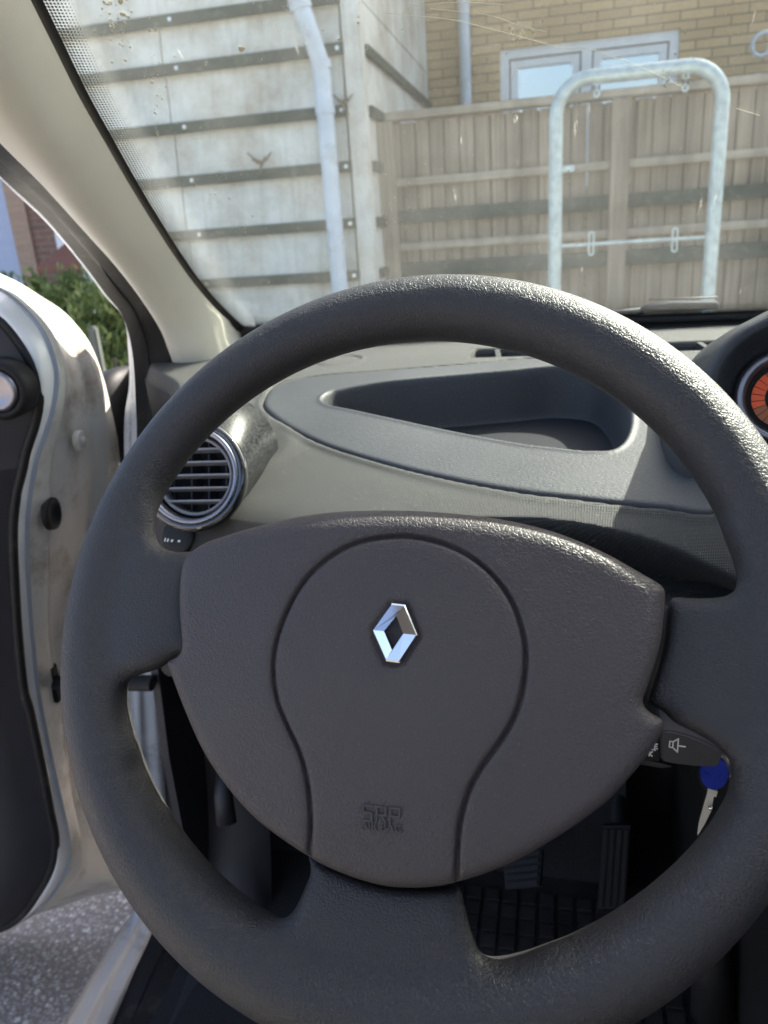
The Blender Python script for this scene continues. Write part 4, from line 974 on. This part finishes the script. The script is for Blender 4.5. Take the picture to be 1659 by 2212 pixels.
q = at(1536, 1745, y=KY - .002); bmk = bmesh.new(); bmesh.ops.create_icosphere(bmk, subdivisions=3, radius=.0022, matrix=Matrix.Translation(Vector(q)))
MB().bm(bmk).build('ball_link', M_chrome, kk, True)
lock = MB().lathe(at(1560, 1640, y=KY + .03), (-.2, -1, .2), [(.017, -.03), (.017, .0), (.014, .003), (.011, .002), (.010, -.004), (.0001, -.004)], 32).build('ignition_lock', M_satin, car, True)

# ---- door, swung wide open
th = R(80); dl = np.array([-math.sin(th), -math.cos(th), 0]); dn_ = np.array([math.cos(th), -math.sin(th), 0])   # along the door, and its inner normal
PO = np.array([-.61, .985, 1.0]); PI_ = PO + dn_ * .19; PTR = PO + dn_ * .205
def dpl(pts, P): return np.array([at(u, v, pl=(P, dn_)) for u, v in pts])
D0 = smooth_curve(dpl([(-70, 560), (0, 593), (33, 608), (81, 637), (124, 663), (156, 692), (187, 731), (211, 783), (234, 858), (257, 975), (266, 1200), (268, 1500), (272, 1800), (277, 1908), (262, 1922), (195, 1937), (130, 1959), (60, 1975), (-70, 1990)], PO), 200)
D1 = smooth_curve(dpl([(-70, 596), (0, 628), (40, 660), (80, 707), (104, 755), (117, 808), (112, 870), (96, 930), (76, 990), (62, 1060), (54, 1144), (57, 1264), (66, 1384), (78, 1493), (98, 1600), (124, 1720), (142, 1800), (146, 1850), (132, 1895), (98, 1945), (56, 1982), (0, 2012), (-70, 2035)], PI_), 200)
D2 = smooth_curve(dpl([(-70, 655), (0, 691), (40, 736), (72, 792), (84, 856), (76, 912), (56, 976), (48, 1016), (36, 1064), (28, 1144), (32, 1264), (40, 1384), (52, 1493), (65, 1540), (87, 1643), (108, 1751), (120, 1816), (113, 1872), (78, 1937), (43, 1981), (0, 2006), (-70, 2020)], PTR), 200)
door = link(bpy.data.objects.new('door', None)); door.parent = car; door.location = Vector(PI_ * np.array([1, 1, 0])) - pw(car); door['label'] = 'driver door swung wide open, dirty white shut face'
rows = []
for s in np.linspace(0, 1, 24):
    ss = s; P = D0 * (1 - ss) + D1 * ss; stp = .016 * sstep(np.array(s), .22, .28) - .016 * sstep(np.array(s), .76, .84) - .006 * sstep(np.array(s), .04, .07)
    cen = D1.mean(0); inward = np.zeros_like(P); inward[:] = dl
    rows.append(P + inward * float(stp) + dl * (.004 * np.sin(P[:, 2] * 23 + s * 5) * math.sin(s * math.pi))[:, None])
loft('shut_face', rows, M_doorin, door)
rows = []
for s in np.linspace(0, 1, 8): rows.append(D1 * (1 - s) + D2 * s + dn_ * .010 * math.sin(s * math.pi))
loft('painted_flange', rows, M_white, door)
# black seal bead along the trim edge
MB().tube([tuple(p) for p in D2[::2]], .0065, 8).build('edge_seal', M_rubber, door, True)
# trim skin from its edge out to the rear of the door
rows = []; cz = 1.0
for s in np.linspace(0, 1, 30):
    L = s**1.3 * .95; P = D2 + dl * L; z = P[:, 2]; P = P.copy()
    P += dn_ * (.028 * sstep(np.array(s), 0, .12)); P += dn_[None] * (.05 * np.exp(-((z - .80) / .07)**2) * float(sstep(np.array(s), .05, .3)))[:, None]
    rows.append(P)
A_ = np.array(rows); zf = A_.reshape(-1, 3)[:, 2]; ff = grid_faces(*A_.shape[:2])
zc2 = at(20, 1014, pl=(PTR, dn_))[2]; fm = (zf[ff].mean(1) > zc2).astype(int)
mobj('door_trim', A_.reshape(-1, 3), ff, None, door, True, mats=[M_dark, M_trimgrey], fm=fm)
# outer skin so the door is closed from behind
rows = [D0, D0 + dl * .95 + dn_ * .0]; loft('outer_skin', rows, M_white, door)
kc = at(2, 842, pl=(PTR + dn_ * .035, dn_))
MB().lathe(kc, dn_, [(.034, -.02), (.034, .002), (.030, .008), (.026, .009), (.0235, .006)], 48).build('tweeter_bezel', M_black, door, True)
MB().lathe(kc, dn_, [(.0235, .004), (.0225, .010), (.018, .012), (.015, .010), (.0001, .011)], 48).build('tweeter_ring', M_satin, door, True)
def on_face(u, v): # point on the shut face plane
    n_ = np.array(dl); return at(u, v, pl=(PO + dn_ * .1 - dl * .000, n_))
def near_face(u, v):
    A = np.array([D0 * (1 - s) + D1 * s for s in np.linspace(0, 1, 24)]).reshape(-1, 3); r_ = ray(u, v); r_ = r_ / np.linalg.norm(r_)
    w_ = A - C0; t = w_ @ r_; dd_ = np.linalg.norm(w_ - t[:, None] * r_, axis=1); i = dd_.argmin(); return C0 + r_ * t[i]
q = near_face(93, 1110) ; b = MB().lathe(q - dl * .012, -dl, [(.022, -.004), (.021, .003), (.016, .004), (.013, -.001), (.0001, -.002)], 24); b.build('rubber_grommet', M_rubber, door, True)
q = near_face(170, 952); MB().lathe(q - dl * .002, -dl, [(.014, -.004), (.014, .002), (.011, .004), (.007, .002), (.006, .005), (.0001, .006)], 24).build('bolt', M_doorin, door, True)
q = near_face(112, 1475); q2 = at(330, 1476, d=.93)
b = MB(); b.tube([q - dl * .0, q2], .010, 10, sq=.5); b.box(q[0] - .008, q[0] + .010, q[1] - .010, q[1] + .010, q[2] - .030, q[2] + .030, .004); b.build('check_strap', M_black, door, auto=40)
# door mirror beyond, seen between the door and the pillar
mc = at(258, 870, d=1.22); bmm = bmesh.new(); bmesh.ops.create_uvsphere(bmm, u_segments=32, v_segments=20, radius=1)
for v_ in bmm.verts:
    s_ = v_.co.copy(); k = lambda a: math.copysign(abs(a)**.75, a); v_.co = Vector(mc) + Vector((k(s_.x) * .035, k(s_.y) * .07, k(s_.z) * .075 + .012 * s_.x - .02))
MB().bm(bmm).build('door_mirror', M_black, door, True)
# ---- rest of the cabin: floor, kick panel, pedals, console, roof
FZ = .33
MB().box(-.47, 1.04, -.9, 1.10, FZ - .03, FZ - .004).build('floor_carpet', M_carpet, car)
kp = MB()
kp.add([(-.47, .72, FZ), (-.46, 1.10, FZ), (-.46, 1.10, .98), (-.465, .78, .98), (-.47, .74, .80), (-.47, .72, .60)], [(0, 1, 2, 3, 4, 5)])
kick = kp.build('kick_panel', M_dark, car); kick.modifiers.new('thickness', 'SOLIDIFY').thickness = .01
MB().box(-.47, 1.04, 1.00, 1.03, FZ, 1.02).build('bulkhead', M_carpet, car)
b = MB(); b.add([(-.46, 1.0, .62), (.10, 1.0, .62), (.10, .86, FZ + .001), (-.46, .86, FZ + .001)], [(0, 1, 2, 3)]); b.build('toe_board', M_carpet, car)
# sill trim, inside the opening
S5 = smooth_curve(np.array([side_hit(u, v, .03) for u, v in [(420, 1500), (440, 1750), (440, 1900), (425, 2000), (370, 2120), (325, 2212), (280, 2300)]]), 40)
S6 = S5 + np.array([.09, 0, -.06]); S6[:, 2] = np.maximum(S6[:, 2] - .02, FZ - .01)
loft('sill_trim', [S5, S5 + np.array([.03, 0, .012]), S5 + np.array([.07, 0, .0]), S6], M_dark, car)
# bonnet catch lever
q = at(485, 1740, x=-.42); MB().tube([at(486, 1650, x=-.42), at(483, 1720, x=-.415), at(490, 1778, x=-.41)], [.010, .012, .013], 12).build('bonnet_lever', M_dark, car, True)
q = at(500, 1850, z=FZ + .25)
# floor mat with square studs
gy0, gy1, gx0, gx1 = .42, .86, -.28, .17
mat_ = MB(); mat_.box(gx0, gx1, gy0, gy1, FZ - .003, FZ + .004)
cell = .0245
x = gx0 + .02
while x + cell < gx1:
    y = gy0 + .02
    while y + cell < gy1 - .02:
        mat_.box(x, x + cell - .006, y, y + cell - .006, FZ + .0035, FZ + .0085); y += cell
    x += cell
tag(mat_.build('floor_mat', plain('rubber_mat', (.026, .023, .021), .6, var=.4, vs=20)), 'dark rubber floor mat with square studs below the pedals', 'floor mat')
def pedal(name, quad, depth, ribs, vertical, lab, arm):
    P = [np.array(p) for p in quad]; b = MB(); n_ = np.cross(P[1] - P[0], P[3] - P[0]); n_ /= np.linalg.norm(n_)
    if n_ @ (C0 - P[0]) < 0: n_ = -n_
    b.prism([p for p in P], -n_ * depth)
    for k in range(ribs):
        t0, t1 = (k + .12) / ribs, (k + .72) / ribs; B_ = lambda s, t: (P[0] * (1 - s) + P[1] * s) * (1 - t) + (P[3] * (1 - s) + P[2] * s) * t
        q = [B_(t0, .04), B_(t1, .04), B_(t1, .96), B_(t0, .96)] if vertical else [B_(.05, t0), B_(.95, t0), B_(.95, t1), B_(.05, t1)]
        b.prism([x_ + n_ * .0003 for x_ in q], n_ * .004)
    o = b.build(name, M_black, car, label=lab)
    MB().tube(arm, .011, 10).build('pedal_arm', M_black, o, True); return o
pedal('accelerator_pedal', [at(1303, 1783, y=.85), at(1362, 1783, y=.85), at(1350, 1964, y=.80), at(1290, 1964, y=.80)], .012, 4, True, 'long pedal with upright ribs', [at(1335, 1790, y=.86), at(1335, 1710, y=.93), at(1335, 1600, y=.95)])
pedal('brake_pedal', [at(1085, 1845, y=.80), at(1172, 1835, y=.80), at(1165, 1915, y=.77), at(1092, 1922, y=.77)], .012, 5, False, 'small pedal with level ribs', [at(1130, 1850, y=.81), at(1130, 1790, y=.88), at(1130, 1650, y=.93)])
pedal('clutch_pedal', [at(880, 1845, y=.80), at(960, 1845, y=.80), at(955, 1925, y=.77), at(885, 1925, y=.77)], .012, 5, False, 'small pedal behind the wheel hub', [at(920, 1850, y=.81), at(920, 1790, y=.88), at(920, 1650, y=.93)])
# centre console and its gaiter
MB().box(.17, .42, .38, .98, FZ, .86, .02).build('centre_console', M_black, car, auto=40)
MB().box(.20, .40, -.30, .40, FZ, .62, .03).build('console_tunnel', M_dark, car, auto=40)
p = at(1530, 2085, d=.72); MB().tube([p + np.array([0, .02, .06]), p + np.array([.004, .0, .0]), p + np.array([.006, -.01, -.05])], [.016, .018, .020], 16).build('gear_gaiter', M_black, car, True)
# roof, header rail, far side of the car (they shade the cabin)
zr = E0x[0][2]
b = MB(); b.box(E0x[0][0] - .03, 2 * XC - E0x[0][0] + .03, -.95, E0x[0][1] + .05, zr + .02, zr + .05); b.build('roof', M_liner, car)
b = MB()
for k in range(1):
    Pm = E0s.copy(); Pm[:, 0] = 2 * XC - Pm[:, 0]; b.tube([tuple(p + np.array([.03, -.03, -.01])) for p in Pm[::4]], .035, 12)
b.build('far_pillar_trim', M_cream, car, True)
MB().box(1.03, 1.07, -.9, 1.0, .30, 1.05, .01).build('far_door', M_dark, car, auto=40)
# bonnet, out of sight below the screen, and the wiper lying at the foot of the glass
rows = []
for s in np.linspace(0, 1, 16):
    rows.append([(x, base_y(x) + .10 + .62 * s, CAMH - .19 - .30 * s - .14 * s * s - .08 * ((x - XC) / .75)**2) for x in np.linspace(-.45, 1.03, 30)])
loft('bonnet', rows, M_white, car)
rows = []
for s in (0, .5, 1): rows.append([(x, base_y(x) + .015 + .085 * s, CAMH - .160 - .03 * s) for x in np.linspace(-.42, 1.0, 30)])
loft('scuttle', rows, M_black, car)
def og(u, v, off=.02):
    p = glass_hit(u, v); return p + np.array([0, .58, .81]) * off
wp = MB().tube([og(1270, 690, .008), og(1330, 689, .008), og(1390, 686, .010)], [.004, .0045, .005], 8)
wp.tube([og(1385, 684, .010), og(1400, 682, .012), og(1450, 680, .013), og(1545, 678, .013), og(1552, 680, .012)], [.003, .005, .0065, .006, .003], 10)
wo_ = wp.build('wiper', plain('wiper_black', (.012, .016, .03), .7, spec=.2), car, True)
MB().tube([og(1402, 679, .022), og(1480, 677, .022), og(1552, 675, .022)], .0012, 8).build('wiper_spring', M_dark, wo_, True)

# front wing outside the cabin, seats and tail behind the camera (they block and bounce light)
MB().box(-.76, -.56, 1.06, 2.0, .30, .90, .04).build('front_wing', M_white, car, auto=40)
M_seat = plain('seat_cloth', (.20, .175, .165), .9, bump=.0005, bs=200)
def seat(x):
    b = MB(); b.box(x - .25, x + .25, -.62, -.12, .52, .70, .06).box(x - .25, x + .25, -.80, -.62, .60, 1.22, .07).box(x - .13, x + .13, -.80, -.70, 1.24, 1.42, .04)
    return b.build('seat', M_seat, car, auto=60)
seat(-.08); seat(.68)
MB().box(-.50, 1.08, -1.6, -1.55, .3, 1.05, .01).box(-.50, -.40, -1.6, -1.55, 1.05, 1.6).box(.98, 1.08, -1.6, -1.55, 1.05, 1.6).build('tailgate', M_liner, car)
MB().box(-.52, -.47, -1.6, -.75, .3, 1.05, .01).build('rear_side', M_dark, car, auto=40)

bmp = bmesh.new(); bmesh.ops.create_uvsphere(bmp, u_segments=48, v_segments=24, radius=1)
for v_ in bmp.verts:
    n4 = (v_.co.x**4 + v_.co.y**4 + v_.co.z**4)**-.25; v_.co = Vector((.110 + .028 * v_.co.x * n4, .665 + .085 * v_.co.y * n4, 1.0 + .056 * v_.co.z * n4))
MB().bm(bmp).build('pod_shadow_lump', M_tray, car, True)  # added lump, hidden by the rim, shaped to cast shadow on the dash

# dried splashes and hair-thin trails stuck on the screen
def on_glass(u, v): p = glass_hit(u, v); return np.array([p[0], p[1], zg(p[0], p[1]) + .0022])
M_spl = plain('dried_splash', (.62, .60, .45), .8)
b = MB(); lr = np.random.default_rng(11)
for (u, v, su, sv, n, big) in ((238, 22, 22, 30, 46, 4.5), (262, 55, 14, 40, 40, 3), (330, 150, 12, 50, 34, 2.2), (352, 235, 10, 40, 30, 2.4), (430, 330, 50, 60, 30, 1.8), (470, 385, 25, 40, 30, 2), (530, 520, 30, 60, 40, 2), (520, 110, 3, 9, 8, 4), (640, 60, 160, 60, 50, 1.3),
                                (1118, 80, 14, 20, 22, 3), (1440, 175, 12, 18, 18, 2.5), (860, 480, 24, 30, 26, 2.6), (1100, 300, 300, 160, 90, 1.2), (1250, 60, 260, 60, 70, 1.2), (700, 500, 120, 90, 60, 1.4)):
    for k in range(n):
        a = on_glass(max(70, u + lr.normal() * su), max(-20, min(640, v + lr.normal() * sv))); r_ = abs(lr.normal()) * big * .00022 + .00014; m = 6
        el = lr.uniform(.5, 1.8); th_ = lr.uniform(0, 3.1)
        P = []
        for q in range(m):
            t_ = 2 * math.pi * q / m; dx, dy = r_ * math.cos(t_) * el * lr.uniform(.6, 1.2), r_ * math.sin(t_) * lr.uniform(.6, 1.2)
            X_, Y_ = a[0] + dx * math.cos(th_) - dy * math.sin(th_), a[1] + dx * math.sin(th_) + dy * math.cos(th_); P.append((X_, Y_, zg(X_, Y_) + .0022))
        n0 = len(b.v); b.v += P; b.f.append(tuple(range(n0, n0 + m)))
sp = b.build('dried_splashes', M_spl, ws); sp['kind'] = 'stuff'
for L_ in ([(835, 36), (905, 42), (980, 50), (1040, 64), (1110, 82), (1170, 98), (1222, 112), (1265, 110), (1330, 132), (1405, 160), (1475, 195)], [(930, 26), (1010, 34), (1065, 42), (1120, 62), (1180, 76)], [(1640, 255), (1590, 240)], [(880, 20), (1000, 12), (1090, 18)]):
    P = smooth_curve(np.array([on_glass(*p) for p in L_]), 60); wob = np.cumsum(lr.normal(0, .00012, (60, 1)), 0); P[:, 1:2] += wob
    MB().tube([tuple(p) for p in P], .00022, 5).build('dried_trail', M_spl, ws)
# pillars and rear doors behind the camera, tinted far side glass
for x0_, x1_ in ((-.53, -.47), (1.05, 1.11)):
    MB().box(x0_, x1_, -.42, -.26, .3, zr + .02, .02).build('door_pillar', M_cream, car, auto=40)
    MB().box(x0_, x1_, -1.5, -.42, .3, 1.12, .02).build('rear_door', M_dark, car, auto=40)
MB().box(1.06, 1.065, -.26, .92, 1.05, zr).build('far_side_glass', glass_mat('tinted_side_glass', (.34, .37, .35), .02, .06, False), car)
